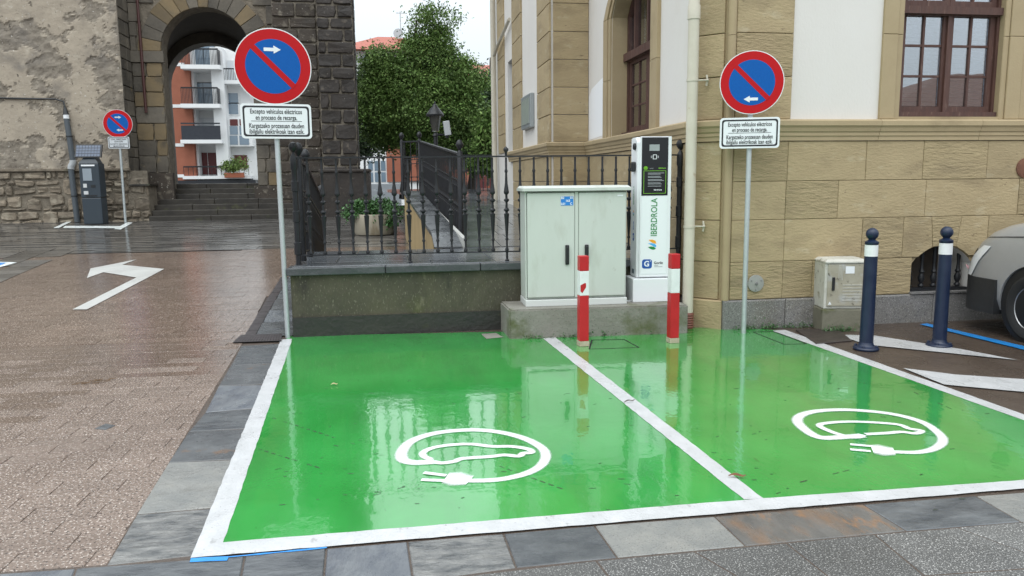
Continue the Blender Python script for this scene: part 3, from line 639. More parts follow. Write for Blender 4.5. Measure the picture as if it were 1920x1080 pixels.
# ================================================================== terrace, retaining wall, ramp
TZ = .68
ter = struct('terrace'); obj('fill', bx(-1.0, 3.4, 7.62, 9.24, -.2, TZ - .035), DARKSTONE, ter)
for r, (y0, y1) in enumerate(((7.62, 7.98), (7.98, 8.6), (8.6, 9.24))):
    x = -1.0 - (r % 2) * .25
    while x < 3.3:
        x1 = min(3.4, x + random.uniform(.55, .85)); xa = max(-1.0, x)
        if x1 - xa > .05: b = nb(); slab(b, [(xa + .003, y0 + .003, TZ), (x1 - .003, y0 + .003, TZ), (x1 - .003, y1 - .003, TZ), (xa + .003, y1 - .003, TZ)], .04, .004); obj('slate_slab', b, SLATE_FLOOR, ter)
        x = x1
rw = thing('retaining_wall', 'low mossy retaining wall with slate coping below the railing', 'wall', (1, 7.6, 0))
obj('wall', bx(-1.0, 2.96, 7.575, 7.66, -.1, .60), MOSSY, rw)
obj('foot', bx(-1.01, 2.97, 7.55, 7.63, -.1, .19), DARKSTONE, rw)
obj('end_face', bx(-1.012, -.99, 7.58, 9.24, -.1, .60), MOSSY, rw)
x = -1.04
while x < 2.9:
    x1 = min(2.96, x + random.uniform(.7, 1.1)); b = nb(); box(b, x + .003, x1 - .003, 7.525, 7.80, .603, .676, bev=.008); obj('coping_stone', b, COPING, rw); x = x1
# ramp to the right of the terrace: sloping walkway, its yellow side wall and slate parapet
rp = struct('walkway')
Wn, Wf = Vector((.70, 9.24, TZ)), Vector((.42, 15.4, .98)); 
b = nb(); rows = [(9.24, .70, TZ), (12, .58, .81), (15.4, .42, .98), (20.9, .1, 1.12), (30, -1, 1.16)]
L_ = [b.verts.new((x + .12, y, z)) for y, x, z in rows]; R_ = [b.verts.new((9, y, z)) for y, x, z in rows]
for i in range(4): b.faces.new((L_[i], R_[i], R_[i + 1], L_[i + 1]))
obj('paving', b, SLATE_FLOOR, rp)
b = nb()
for r in range(20):
    y0 = 9.3 + r * .6; 
    zz = lambda y: np.interp(y, [9.24, 12, 15.4, 20.9, 30], [.68, .81, .98, 1.12, 1.16]) + .004
    x = .8 - r * .03 - random.random() * .4
    while x < 2.35:
        x1 = x + random.uniform(.7, 1.2); xa = max(x, .82 - .045 * (y0 - 9.2)); 
        if x1 > xa: b.faces.new([b.verts.new(p) for p in ((xa, y0, zz(y0)), (x1 - .012, y0, zz(y0)), (x1 - .012, y0 + .588, zz(y0 + .588)), (xa, y0 + .588, zz(y0 + .588)))])
        x = x1
o = obj('slate_slabs', b, mat('wet_slate_paving_field', (.10, .11, .12), (.15, .158, .168), 2.2, .05, .18, 1.5, bump=.002, bscale=12, leafrnd=.18), rp); o['kind'] = 'stuff'
rwall = thing('ramp_wall', 'yellow stained stone side wall of the ramp behind the railing', 'wall', (.6, 9.4, 0))
b = nb(); F = [(.70, 9.26), (.42, 15.4)]
prism(b, [(.48, 9.9, .1), (.48, 9.9, .80), (.20, 15.4, 1.25), (.20, 15.4, .3)], (.12, 0, 0)); obj('stone_face', b, YELLOWST, rwall)
b = nb(); prism(b, [(.46, 9.25, .685), (.46, 9.25, .70), (.46, 9.9, .83), (.18, 15.42, 1.29), (.18, 15.42, 1.24), (.46, 9.9, .78)], (.34, 0, 0)); obj('parapet_top', b, COPING, rwall)
b = nb(); prism(b, [(.80, 9.3, .66), (.80, 9.3, .80), (.52, 15.4, 1.20), (.52, 15.4, .9)], (.05, 0, 0)); obj('white_kerb', b, mat('pale_kerb', (.50, .50, .48), (.42, .42, .40), 4, .5), rwall)

# ================================================================== TOWN HALL (right)
hall = thing('town_hall', 'cream plastered building with ochre sandstone quoins, base and brown windows', 'building', (5, 8, 0))
FY, XA, XB, Y1, YEND = 7.13, 2.93, 2.358, 11.51, 18.0
CX0 = 3.2; CY0 = FY + (CX0 - XA)                      # chamfer from (CX0,FY) to (XA,CY0)
HZ = 7.4
def arc(x0, x1, zs, rise, n=10):
    """segmental arch points from right spring to left spring"""
    c = (x0 + x1) / 2; h = (x1 - x0) / 2; r = (h * h + rise * rise) / (2 * rise); zc = zs + rise - r; a = math.asin(h / r)
    return [(c + r * math.sin(a - 2 * a * i / n), zc + r * math.cos(a - 2 * a * i / n)) for i in range(n + 1)]
WX0, WX1, WZ0 = 4.97, 6.08, 2.075
VX0, VX1, VZ0, VZS = 5.21, 5.91, .30, .585
fw = plate(nb(), [rect(CX0, 12, -.1, HZ), [(WX0, WZ0), (WX1, WZ0)] + arc(WX0, WX1, 3.75, .22), [(VX0, VZ0), (VX1, VZ0)] + arc(VX0, VX1, VZS, .195)], (0, FY, 0), (1, 0, 0), (0, 0, 1), (0, .45, 0))
fac = obj('facade_wall', fw, PLASTER, hall)
obj('base_backing', plate(nb(), [rect(CX0, 12, -.1, 1.84), [(VX0, VZ0), (VX1, VZ0)] + arc(VX0, VX1, VZS, .195)], (0, FY - .006, 0), (1, 0, 0), (0, 0, 1), (0, .004, 0)), SAND_SMOOTH, hall)
sw0, sw1, swz, sws = 8.62, 10.25, 2.035, 3.60
sdw = obj('side_wall', plate(nb(), [rect(CY0, Y1 + .3, -.1, HZ), [(sw0, swz), (sw1, swz)] + arc(sw0, sw1, sws, .42)], (XA, 0, 0), (0, 1, 0), (0, 0, 1), (.45, 0, 0)), PLASTER, hall)
b = nb(); prism(b, [(CX0, FY, -.1), (XA, CY0, -.1), (XA, CY0, HZ), (CX0, FY, HZ)], (.3, .3, 0)); cham = obj('corner_wall', b, SAND_SMOOTH, hall)
rear = obj('rear_wall', plate(nb(), [rect(Y1, YEND, -.1, HZ), rect(15.18, 15.85, 2.04, 3.83)], (XB, 0, 0), (0, 1, 0), (0, 0, 1), (.4, 0, 0)), PLASTER, hall)
obj('return_wall', bx(XB + .002, XA + .2, Y1 + .004, Y1 + .4, -.1, HZ - .01), PLASTER, hall)
obj('end_wall', bx(XB + .01, 12, YEND - .01, YEND + .4, -.1, HZ - .01), PLASTER, hall); obj('far_side_wall', bx(11.98, 12.3, FY + .01, YEND, -.1, HZ - .01), PLASTER, hall)
b = nb(); sweep(b, [(12.4, FY), (CX0, FY), (XA, CY0), (XA, Y1), (XB, Y1), (XB, YEND + .5)], [(-.2, HZ - .02), (.12, HZ), (.35, HZ + .15), (.6, HZ + .2), (.6, HZ + .28), (-.2, HZ + .3)]); obj('eaves', b, SAND_SMOOTH, hall)
b = nb(); base = [(XB - .5, FY - .5, HZ + .29), (12.5, FY - .5, HZ + .29), (12.5, YEND + .5, HZ + .29), (XB - .5, YEND + .5, HZ + .29)]; top = [(6, 11, 9.8), (9, 11, 9.8), (9, 14, 9.8), (6, 14, 9.8)]
vb = [b.verts.new(p) for p in base]; vt = [b.verts.new(p) for p in top]; b.faces.new(vt); b.faces.new(vb)
for i in range(4): j = (i + 1) % 4; b.faces.new((vb[i], vb[j], vt[j], vt[i]))
obj('roof', b, ROOFTILE, hall)
ROWS = [(.292, .665), (.665, 1.078), (1.078, 1.453), (1.453, 1.838)]
G = .004
def stone(poly, org, u, v, out, depth, m, parent, name='stone_block', bev=.0045, jit=0):
    b = nb(); block(b, poly, org, u, v, out, depth + random.uniform(-.002, .002), bev, jit); return obj(name, b, m, parent)
def shrink(p, g=G): return [(q[0], q[1]) for q in inset2(p, g)]
def ragged(xa, xb, za, zb, g=.012, j=.014):
    """worn squared stone: eight-point outline with wandering edges"""
    r_ = lambda: random.uniform(-j, j); xm, zm_ = (xa + xb) / 2 + r_() * 3, (za + zb) / 2
    c = random.uniform(.01, .035)
    return [(xa + g + c * .6, za + g + abs(r_())), (xm, za + g + r_() * .6), (xb - g - c, za + g + abs(r_()) * .5), (xb - g + r_() * .5, zm_ + r_()), (xb - g - c * .6, zb - g - abs(r_())), (xm + r_() * 2, zb - g + r_() * .5), (xa + g + c, zb - g - abs(r_()) * .5), (xa + g + r_() * .5, zm_ + r_())]
FO, FU, FVv, FN = (0, FY, 0), (1, 0, 0), (0, 0, 1), (0, -1, 0)
def xs(px, y): return [gy(q, y, FY - .03).x for q in px]
JO = [xs([1467, 1523, 1617], 520), xs([1470, 1616], 450), xs([1473, 1571, 1735, 1909], 375), xs([1477, 1624, 1731, 1851], 300)]
for ri, (z0, z1) in enumerate(ROWS):
    e = [CX0 + .045] + JO[ri]
    if ri == 0: e = [q for q in e if q < VX0 - .1] + [VX0 - .002]
    if ri == 1: e = e + [VX0 - .12]
    while ri >= 2 and e[-1] < 11: e.append(e[-1] + random.uniform(.6, .95))
    for i in range(len(e) - 1):
        m = SAND_ROUGH if (ri + i) % 3 == 0 or ri == 0 else SANDSTONE
        stone(shrink(rect(e[i], e[i + 1], z0, z1), .0018), FO, FU, FVv, FN, .032, m, fac)
# stones round the cellar vent: voussoir pieces then the run to the right
ap = arc(VX0, VX1, VZS, .195, 24)
def arc_between(xa, xb): return [p for p in ap if xa < p[0] < xb]       # runs right to left
stone(shrink([(VX0 - .12, .668), (VX0 - .12, 1.078), (5.40, 1.078), (5.43, .765)] + arc_between(5.26, 5.42) + [(5.245, .668)], .002), FO, FU, FVv, FN, .032, SANDSTONE, fac)
stone(shrink([(5.40, 1.078), (5.74, 1.078), (5.70, .765)] + arc_between(5.44, 5.69) + [(5.43, .765)], .002), FO, FU, FVv, FN, .034, SAND_ROUGH, fac)
stone(shrink([(5.74, 1.078), (6.05, 1.078), (6.05, .668), (5.875, .668)] + arc_between(5.71, 5.86) + [(5.70, .765)], .002), FO, FU, FVv, FN, .032, SANDSTONE, fac)
for z0, z1 in ROWS[:2]:
    x = VX1 + .002 if z0 < .5 else 6.05
    while x < 11: x1 = x + random.uniform(.7, 1.0); stone(shrink(rect(x, x1, z0, z1), .0018), FO, FU, FVv, FN, .032, SANDSTONE, fac); x = x1
# plinth
e = [CX0 - .028] + xs([1470, 1620, 1745, 1905], 585) + [7.4, 8.4, 9.5, 10.6, 12]
for i in range(len(e) - 1): stone(shrink(rect(e[i], e[i + 1], -.05, .290), .002), FO, FU, FVv, FN, .062, GRANITE, fac, 'plinth_stone', .012)
# quoins above the cornice on the facade, window surround, right part
QZ = [2.046 + .4 * i for i in range(14)]
for i in range(13): stone(shrink(rect(CX0 + .045, 3.822, QZ[i] + .002, QZ[i + 1]), .0018), FO, FU, FVv, FN, .030, SAND_ROUGH if i % 3 == 1 else SANDSTONE, fac)
for s_, xa, xb in ((0, 4.755, 4.915), (1, 6.135, 6.30)):
    for z0, z1 in ((2.048, 2.86), (2.86, 3.72)): stone(shrink(rect(xa, xb, z0, z1), .002), FO, FU, FVv, FN, .030, SAND_SMOOTH, fac, 'surround_stone')
    xa2, xb2 = (4.915, 4.972) if s_ == 0 else (6.078, 6.135)
    for z0, z1 in ((2.048, 2.86), (2.86, 3.72)): stone(shrink(rect(xa2, xb2, z0, z1), .001), FO, FU, FVv, FN, .016, SAND_SMOOTH, fac, 'surround_stone', .004)
for z0, z1 in ((2.05, 2.93), (2.93, 3.8)): stone(shrink(rect(6.30, 6.95, z0, z1), .002), FO, FU, FVv, FN, .022, SAND_SMOOTH, fac)
# cornice band in lengths, mitred round the corners
PROF = [(-.02, 1.842), (.045, 1.842), (.045, 1.880), (.055, 1.888), (.055, 1.918), (.066, 1.930), (.074, 1.965), (.090, 1.985), (.090, 2.028), (.07, 2.044), (-.02, 2.044)]
def cpath(pts): b = nb(); sweep(b, pts, PROF); return obj('cornice', b, SAND_SMOOTH, hall)
f_e = [CX0 + .35, 4.75, 5.85, 7.0, 8.5, 12]
for i in range(len(f_e) - 1): cpath([(f_e[i + 1] - .002, FY), (f_e[i] + .002, FY)])
cpath([(CX0 + .348, FY), (CX0, FY), (XA, CY0), (XA, 7.9)])
for a_, b_ in ((7.903, 9.4), (9.403, 10.7)): cpath([(XA, a_), (XA, b_)])
cpath([(XA, 10.703), (XA, Y1 - .002), (XB, Y1 - .002), (XB, 13.2)]); cpath([(XB, 13.203), (XB, 15.55)])
# chamfered corner: bead, blocks
dch = Vector((XA - CX0, CY0 - FY, 0)); LC = dch.length; dch.normalize(); nch = Vector((-.7071, -.7071, 0))
for z0, z1 in ROWS: stone(shrink(rect(.05, LC - .01, z0, z1), .003), (CX0, FY, 0), dch, (0, 0, 1), nch, .03, SANDSTONE, cham)
for i in range(13): stone(shrink(rect(.05, LC - .01, QZ[i] + .002, QZ[i + 1]), .003), (CX0, FY, 0), dch, (0, 0, 1), nch, .03, SANDSTONE, cham)
stone(shrink(rect(0, LC + .02, -.05, .29), .002), (CX0, FY, 0), dch, (0, 0, 1), nch, .058, SANDSTONE, cham, 'plinth_stone', .012)
for z0, z1 in ((.29, 1.84), (2.046, 2.82), (2.824, 3.6), (3.604, 4.4), (4.404, 5.2), (5.204, HZ - .05)): b = nb(); lathe(b, [(.040, z0), (.040, z1)], (CX0 + .003, FY - .018, 0), 14); obj('corner_bead', b, SAND_SMOOTH, cham, smooth=50)
# side wall: base blocks, window surround, patch
SO, SU, SN = (XA, 0, 0), (0, 1, 0), (-1, 0, 0)
for ri, (z0, z1) in enumerate(ROWS):
    y = CY0 + .02 - (ri % 2) * .3
    while y < Y1 - .05:
        y1 = min(Y1 - .01, y + .95); ya = max(y, CY0 + .02); 
        if y1 - ya > .05: stone(shrink(rect(ya, y1, z0, z1), .003), SO, SU, (0, 0, 1), SN, .026, SANDSTONE, sdw)
        y = y1
oa = arc(sw0 - .29, sw1 + .29, sws, .56, 12); ia = arc(sw0 - .10, sw1 + .10, sws, .47, 12); ib = arc(sw0, sw1, sws, .42, 12)
for ya, yb in ((sw0 - .29, sw0 - .102), (sw1 + .102, sw1 + .29)):
    for z0, z1 in ((2.046, 2.80), (2.80, 3.60)): stone(shrink(rect(ya, yb, z0, z1), .0015), SO, SU, (0, 0, 1), SN, .045, SAND_SMOOTH, sdw, 'surround_stone')
for ya, yb in ((sw0 - .10, sw0 - .002), (sw1 + .002, sw1 + .10)):
    for z0, z1 in ((2.046, 2.80), (2.80, 3.60)): stone(shrink(rect(ya, yb, z0, z1), .001), SO, SU, (0, 0, 1), SN, .024, SAND_SMOOTH, sdw, 'surround_stone', .005)
for i in range(0, 12, 2):
    stone([oa[i], oa[i + 1], oa[i + 2], ia[i + 2], ia[i + 1], ia[i]], SO, SU, (0, 0, 1), SN, .045, SAND_SMOOTH, sdw, 'surround_stone')
    stone([ia[i], ia[i + 1], ia[i + 2], ib[i + 2], ib[i + 1], ib[i]], SO, SU, (0, 0, 1), SN, .024, SAND_SMOOTH, sdw, 'surround_stone', .005)
b = nb(); pts = [(10.56, 2.10), (11.42, 2.07), (11.46, 2.70), (11.30, 2.80), (10.9, 2.86), (10.60, 2.90)]; prism(b, [(XA - .003, y, z) for y, z in pts], (.002, 0, 0)); tag(obj('plaster_patch', b, PLASTER_NEW, sdw), 'brighter white patch of fresh plaster beside the arched window')
b = nb(); box(b, XA + .0, XA + .205, sw0, sw1, swz - .04, swz); obj('reveal_sill', b, SAND_SMOOTH, sdw)
bm = nb()                                             # sandstone lining of the deep reveal
for ya, yb in ((sw0 + .0, sw0 + .012), (sw1 - .012, sw1)): box(bm, XA + .003, XA + .208, ya, yb, swz, sws)
for i in range(12): prism(bm, [(XA + .003, ib[i][0], ib[i][1]), (XA + .003, ib[i + 1][0], ib[i + 1][1]), (XA + .003, ib[i + 1][0], ib[i + 1][1] - .012), (XA + .003, ib[i][0], ib[i][1] - .012)], (.205, 0, 0))
obj('reveal_lining', bm, SAND_SMOOTH, sdw)
# return and rear side: courses
for ri, (z0, z1) in enumerate(ROWS + [(QZ[i] + .002, QZ[i + 1]) for i in range(13)]):
    stone(shrink(rect(XB + .03, XA - .002, z0, z1), .003), (0, Y1 + .004, 0), FU, (0, 0, 1), FN, .03, SANDSTONE, rear)
    for ya, yb in ((Y1 - .02, 12.5), (14.06, 15.13), (16.25, 17.2)) if z0 > 1.9 else ((Y1 - .02, 12.6), (12.6, 13.8), (13.8, 15.13)):
        stone(shrink(rect(ya, yb, z0, z1), .004), (XB, 0, 0), SU, (0, 0, 1), SN, .028, SANDSTONE, rear)
# --- windows: frames, mullions, panes, blind behind
def casement(parent, org, u, out, w_, h_, cols, rows_, fr=.055, mun=.022, dep=.045, meet=False):
    org, u, out = Vector(org), Vector(u), Vector(out); v = Vector((0, 0, 1)); win = obj('window_frame', plate(nb(), [rect(0, w_, 0, h_), rect(fr, w_ - fr, fr, h_ - fr)], org, u, v, -out * dep), WOOD, parent)
    iw, ih = w_ - 2 * fr, h_ - 2 * fr
    for i in range(1, cols): x = fr + iw * i / cols; obj('glazing_bar', plate(nb(), [rect(x - mun / 2, x + mun / 2, fr, h_ - fr)], org - out * .006, u, v, -out * .03), WOOD, win)
    for j in range(1, rows_): z = fr + ih * j / rows_; obj('glazing_bar', plate(nb(), [rect(fr, w_ - fr, z - mun / 2, z + mun / 2)], org - out * .009, u, v, -out * .03), WOOD, win)
    for i in range(cols):
        for j in range(rows_):
            x0, x1 = fr + iw * i / cols, fr + iw * (i + 1) / cols; z0, z1 = fr + ih * j / rows_, fr + ih * (j + 1) / rows_
            obj('pane', plate(nb(), [rect(x0 + .004, x1 - .004, z0 + .004, z1 - .004)], org - out * .022, u, v, -out * .004), GLASS, win)
    return win
def blind(parent, org, u, out, w_, h_, m=BLIND, pitch=.042):
    org, u, out = Vector(org), Vector(u), Vector(out); b = nb(); n = int(h_ / pitch)
    for k in range(n):
        z = k * pitch; p = org + Vector((0, 0, z)); prism(b, [p, p + u * w_, p + u * w_ + Vector((0, 0, pitch * .82)) - out * .02, p - out * .02 + Vector((0, 0, pitch * .82))], -out * .004)
    return obj('slatted_blind', b, m, parent)
wf = obj('window_casing', plate(nb(), [rect(WX0, WX1, WZ0, 3.97), rect(WX0 + .035, WX1 - .035, WZ0 + .05, 3.06), rect(WX0 + .035, WX1 - .035, 3.15, 3.9)], (0, FY + .05, 0), FU, FVv, (0, .1, 0)), WOOD, hall)
hw = (WX1 - WX0 - .07) / 2
for k in range(2):
    casement(wf, (WX0 + .035 + k * hw + .002, FY + .075, WZ0 + .052), FU, FN, hw - .004, 1.0, 2, 3)
    casement(wf, (WX0 + .035 + k * hw + .002, FY + .075, 3.152), FU, FN, hw - .004, .74, 2, 2)
b = nb(); bar(b, (WX0 + .01, FY + .035, 3.105), (WX1 - .01, FY + .035, 3.105), .05, .07); obj('transom', b, WOOD, wf)
b = nb(); bar(b, (WX0 + .01, FY + .035, 2.10), (WX1 - .01, FY + .035, 2.10), .06, .045); obj('sill', b, WOOD, wf)
b = nb(); bar(b, ((WX0 + WX1) / 2, FY + .065, WZ0 + .05), ((WX0 + WX1) / 2, FY + .065, 3.06), .05, .03, (0, 1, 0)); obj('meeting_stile', b, WOOD, wf)
blind(wf, (WX0 + .04, FY + .17, WZ0), FU, FN, WX1 - WX0 - .08, 1.85)
bm = nb()
for xa, xb in ((WX0, WX0 + .006), (WX1 - .006, WX1)): box(bm, xa, xb, FY - .012, FY + .06, WZ0, 3.75)
box(bm, WX0, WX1, FY - .012, FY + .06, WZ0 - .03, WZ0); obj('reveal_lining', bm, SAND_SMOOTH, wf)
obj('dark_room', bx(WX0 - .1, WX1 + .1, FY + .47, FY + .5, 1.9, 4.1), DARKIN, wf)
# arched side window set deep in its reveal
XS = XA + .21
sf = obj('window_casing', plate(nb(), [[(sw0, swz), (sw1, swz)] + arc(sw0, sw1, sws, .42), rect(sw0 + .06, sw1 - .06, swz + .06, 3.02), [(sw0 + .06, 3.14), (sw1 - .06, 3.14)] + arc(sw0 + .06, sw1 - .06, sws, .36)], (XS, 0, 0), SU, (0, 0, 1), (.08, 0, 0)), WOOD, hall)
sh = (sw1 - sw0 - .12) / 2
for k in range(2): casement(sf, (XS + .02, sw0 + .06 + k * sh, swz + .062), SU, SN, sh - .004, .955, 2, 3, fr=.07)
b = nb(); bar(b, (XS - .02, sw0 + .01, 3.08), (XS - .02, sw1 - .01, 3.08), .07, .10); obj('transom', b, WOOD, sf)
b = nb(); bar(b, (XS - .03, sw0 + .01, swz + .035), (XS - .03, sw1 - .01, swz + .035), .09, .06); obj('sill', b, WOOD, sf)
for yy in (sw0 + .3, (sw0 + sw1) / 2, sw1 - .3): b = nb(); bar(b, (XS + .03, yy, 3.14), (XS + .03, yy, 3.95), .05, .05, (1, 0, 0)); obj('glazing_bar', b, WOOD, sf)
for k in range(3):
    y0 = sw0 + .06 + k * (sw1 - sw0 - .12) / 3; obj('pane', bx(XS + .045, XS + .049, y0 + .003, y0 + (sw1 - sw0 - .12) / 3 - .003, 3.10, 3.96), GLASS, sf)
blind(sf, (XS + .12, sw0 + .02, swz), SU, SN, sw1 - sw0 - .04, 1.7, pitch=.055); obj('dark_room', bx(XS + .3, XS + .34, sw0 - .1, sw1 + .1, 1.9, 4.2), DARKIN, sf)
# far side window: narrow aluminium
fwn = obj('narrow_window', plate(nb(), [rect(15.18, 15.85, 2.04, 3.83), rect(15.24, 15.79, 2.1, 3.0), rect(15.24, 15.79, 3.06, 3.77)], (XB + .12, 0, 0), SU, (0, 0, 1), (.05, 0, 0)), mat('grey_aluminium_frame', (.12, .14, .16), None, 5, .4, metal=.6), hall)
obj('pane', bx(XB + .14, XB + .145, 15.24, 15.79, 2.1, 3.0), APT_GLASS, fwn); obj('pane', bx(XB + .14, XB + .145, 15.24, 15.79, 3.06, 3.77), APT_GLASS, fwn)
# cellar vent: recess, iron sill, turned balusters
ven = obj('cellar_vent', bx(VX0 - .05, VX1 + .05, FY + .30, FY + .33, .2, .85), mat('vent_back_board', (.10, .075, .055), (.05, .042, .036), 5, .8), hall)
obj('sill_rail', bx(VX0 + .003, VX1 - .003, FY + .03, FY + .12, .302, .335), IRON, ven); obj('stone_sill', bx(VX0 - .02, VX1 + .02, FY - .075, FY - .028, .292, .312), GRANITE, ven)
bp = [(.012, .335), (.03, .345), (.03, .36), (.016, .375), (.03, .41), (.034, .44), (.018, .48), (.03, .50), (.018, .52), (.014, .60), (.02, .66), (.012, .80)]
for k in range(5): b = nb(); lathe(b, bp, (VX0 + .07 + k * (VX1 - VX0 - .14) / 4, FY + .10, 0), 10); obj('turned_bar', b, IRON, ven, smooth=50)
# downpipe with brackets
dp = thing('downpipe', 'cream painted downpipe with brackets at the chamfered corner', 'pipe', (2.84, 7.30, 0))
px_, py_ = 2.862, 7.215
b = nb(); lathe(b, [(.053, .16), (.053, 3.0)], (px_, py_, 0), 20); obj('pipe', b, PIPE_CREAM, dp, smooth=40)
b = nb(); lathe(b, [(.060, 2.98), (.060, 3.1), (.053, 3.12), (.053, HZ - .1)], (px_, py_, 0), 20); obj('upper_pipe', b, PIPE_CREAM, dp, smooth=40)
b = nb(); lathe(b, [(.055, 0)] + [(r_, .01 + .012 * i) for i in range(12) for r_ in ((.064,) if i % 2 else (.056,))] + [(.055, .165)], (px_, py_, 0), 18); obj('ribbed_foot', b, RUSTPIPE, dp, smooth=40)
for z in (2.42, 1.02, 4.6):
    b = nb(); lathe(b, [(.0545, z - .012), (.058, z - .012), (.058, z + .012), (.0545, z + .012)], (px_, py_, 0), 18); tube(b, [(px_ + .05, py_, z), (px_ + .15, py_ - .02, z), (px_ + .17, py_ + .03, z)], .008); tube(b, [(px_ + .145, py_ + .01, z + .05), (px_ + .15, py_ - .0, z), (px_ + .145, py_ + .01, z - .05)], .011); obj('bracket', b, PIPE_CREAM, dp, smooth=50)
b = nb(); lathe(b, [(.06, .9), (.06, HZ)], (2.26, 17.35, 0), 12); fp = tag(obj('far_downpipe', b, PIPE_CREAM, smooth=40), 'pale downpipe on the far corner of the cream building', 'pipe')
b = nb(); tube(b, [(2.30, 15.2, 4.55), (2.26, 16.6, 4.30), (2.26, 17.2, 4.18)], .035); tag(obj('branch_pipe', b, PIPE_CREAM, smooth=40), 'slanting pale pipe joining the far downpipe', 'pipe')
# small things fixed to the walls
nbx = thing('notice_board', 'small grey glazed notice board on the cream side wall', 'notice board', (XB - .04, 13.3, 2.35)); obj('case', bx(XB - .075, XB - .002, 12.88, 13.80, 2.36, 2.92, bev=.01), mat('notice_grey', (.33, .36, .37), None, 5, .4, metal=.4), nbx); obj('glass', bx(XB - .082, XB - .076, 12.96, 13.72, 2.43, 2.85), mat('notice_glass', (.36, .40, .37), (.42, .45, .42), 3, .12), nbx)
cp = thing('wall_disc', 'round pale metal cap on the sandstone wall near the right sign pole', 'cap', gy(1416, 532, FY - .04)); c = gy(1416, 531, FY - .032)
b = nb(); lathe(b, [(.08, .0), (.085, -.008), (.083, -.018), (.03, -.024), (.0, -.024)], c, 28, 'y'); obj('disc', b, mat('cap_grey', (.34, .34, .32), (.27, .27, .25), 14, .55, bump=.001, bscale=60), cp, smooth=40)
b = nb(); lathe(b, [(.015, -.02), (.015, -.034), (.0, -.036)], c, 10, 'y')
for k in range(3): a = k * 2.1 + .5; lathe(b, [(.006, -.02), (.006, -.03), (0, -.03)], c + Vector((.06 * math.cos(a), 0, .06 * math.sin(a))), 8, 'y')
obj('bolts', b, RIMM, cp)
c = gy(1921, 315, FY - .03); b = nb(); lathe(b, [(.10, .0), (.10, -.012), (.07, -.02), (.0, -.02)], c, 24, 'y'); tag(obj('rust_ring', b, mat('rusty_plate', (.12, .05, .035), (.20, .09, .05), 14, .8, bump=.004, bscale=50), smooth=40), 'rusty round plate on the sandstone at the right picture edge', 'plate')

# ================================================================== CHURCH (left)
church = thing('church_tower', 'old church with worn plaster wall, stone arch passage and blackened buttress', 'church', (-5, 20.5, .5))
CY, CA = 20.2, 21.0; CXW = -6.39
# worn plaster wall: real relief where the coat has fallen off
nx, nzz = 140, 190; x0, x1, z0, z1 = -10.9, CXW, 1.86, 8.6
me = bpy.data.meshes.new('plaster_wall'); vv, ff, msk = [], [], []
for j in range(nzz + 1):
    for i in range(nx + 1):
        x = x0 + (x1 - x0) * i / nx; z = z0 + (z1 - z0) * j / nzz
        n1 = mnoise.fractal(Vector((x * 1.3, 3.1, z * 1.5)), .8, 2.1, 6); n2 = mnoise.fractal(Vector((x * 4, 9, z * 5)), .8, 2.2, 4)
        low = max(0, (3.6 - z) * .13); edge = max(0, (x + 6.9) * .5)
        m_ = min(1, max(0, (n1 + low + edge + n2 * .12 - .10) * 9)); msk.append(m_); y = CY + .022 * m_ + n2 * (.004 + .018 * m_)
        if i == nx: y = CY + .03
        vv.append((x, y, z))
for j in range(nzz):
    for i in range(nx): a = j * (nx + 1) + i; ff.append((a, a + 1, a + nx + 2, a + nx + 1))
me.from_pydata(vv, [], ff); at = me.attributes.new('bare', 'FLOAT', 'POINT'); at.data.foreach_set('value', msk); me.update()
pw = obj('plaster_wall', me, CHURCH_PL, church)
obj('wall_core', bx(-16, CXW - .004, CY + .09, CA + .5, .2, 9.5), MORTAR, church); obj('left_wall', bx(-16, -10.9, CY, CY + .1, .2, 9.5), CHURCH_PL, church)
# rubble foot below the ledge
rub = obj('rubble_wall', bx(-10.9, -5.99, CY + .05, CY + .12, .3, 1.80), MORTAR, church)
rowsz = [.50, .64, .83, .95, 1.14, 1.24, 1.44, 1.60, 1.80]
def zedge(r, x): return rowsz[r] + (0 if r in (0, len(rowsz) - 1) else .055 * mnoise.noise(Vector((x * 1.7, r * 3.3, 0))) + .03 * mnoise.noise(Vector((x * 5, r * 7.1, 2))))
skip = set()
for r in range(len(rowsz) - 1):
    x = -10.2 - random.random() * .3; top_ok = r < len(rowsz) - 3
    xend = -5.97 if rowsz[r + 1] < 1.47 else CXW
    while x < xend - .05:
        wdt = random.choice((.13, .18, .24, .30, .38, .5)) * random.uniform(.85, 1.2); xe = min(xend, x + wdt); xm = (x + xe) / 2; j = lambda s=.03: random.uniform(-s, s)
        if any(a_ - .02 < xm < b_ + .02 for q_, a_, b_ in skip if q_ == r): x = xe; continue
        r2 = r + 1
        if top_ok and wdt > .22 and random.random() < .16: r2 = r + 2; skip.add((r + 1, x, xe))
        g_ = .014; za, zm_, zc = zedge(r, x) + g_, zedge(r, xm) + g_, zedge(r, xe) + g_; zd, ze, zf = zedge(r2, xe) - g_, zedge(r2, xm) - g_, zedge(r2, x) - g_
        poly = [(x + g_ + abs(j()), za + abs(j(.02))), (xm + j(), zm_ + j(.01)), (xe - g_ - abs(j()), zc + abs(j(.025))), (xe - g_ + j(.01), (zc + zd) / 2), (xe - g_ - abs(j()), zd - abs(j(.025))), (xm + j(), ze + j(.01)), (x + g_ + abs(j()), zf - abs(j(.02))), (x + g_ + j(.01), (za + zf) / 2)]
        if xe - x > .08 and min(zf - za, zd - zc) > .05: stone(poly, (0, CY + .05, 0), FU, (0, 0, 1), FN, random.uniform(.02, .08), RUBBLE, rub, 'rubble_stone', .022, .018)
        x = xe
obj('wall_ledge', bx(-10.9, CXW + .02, CY - .035, CY + .06, 1.80, 1.865, bev=.012), RUBBLE, church)
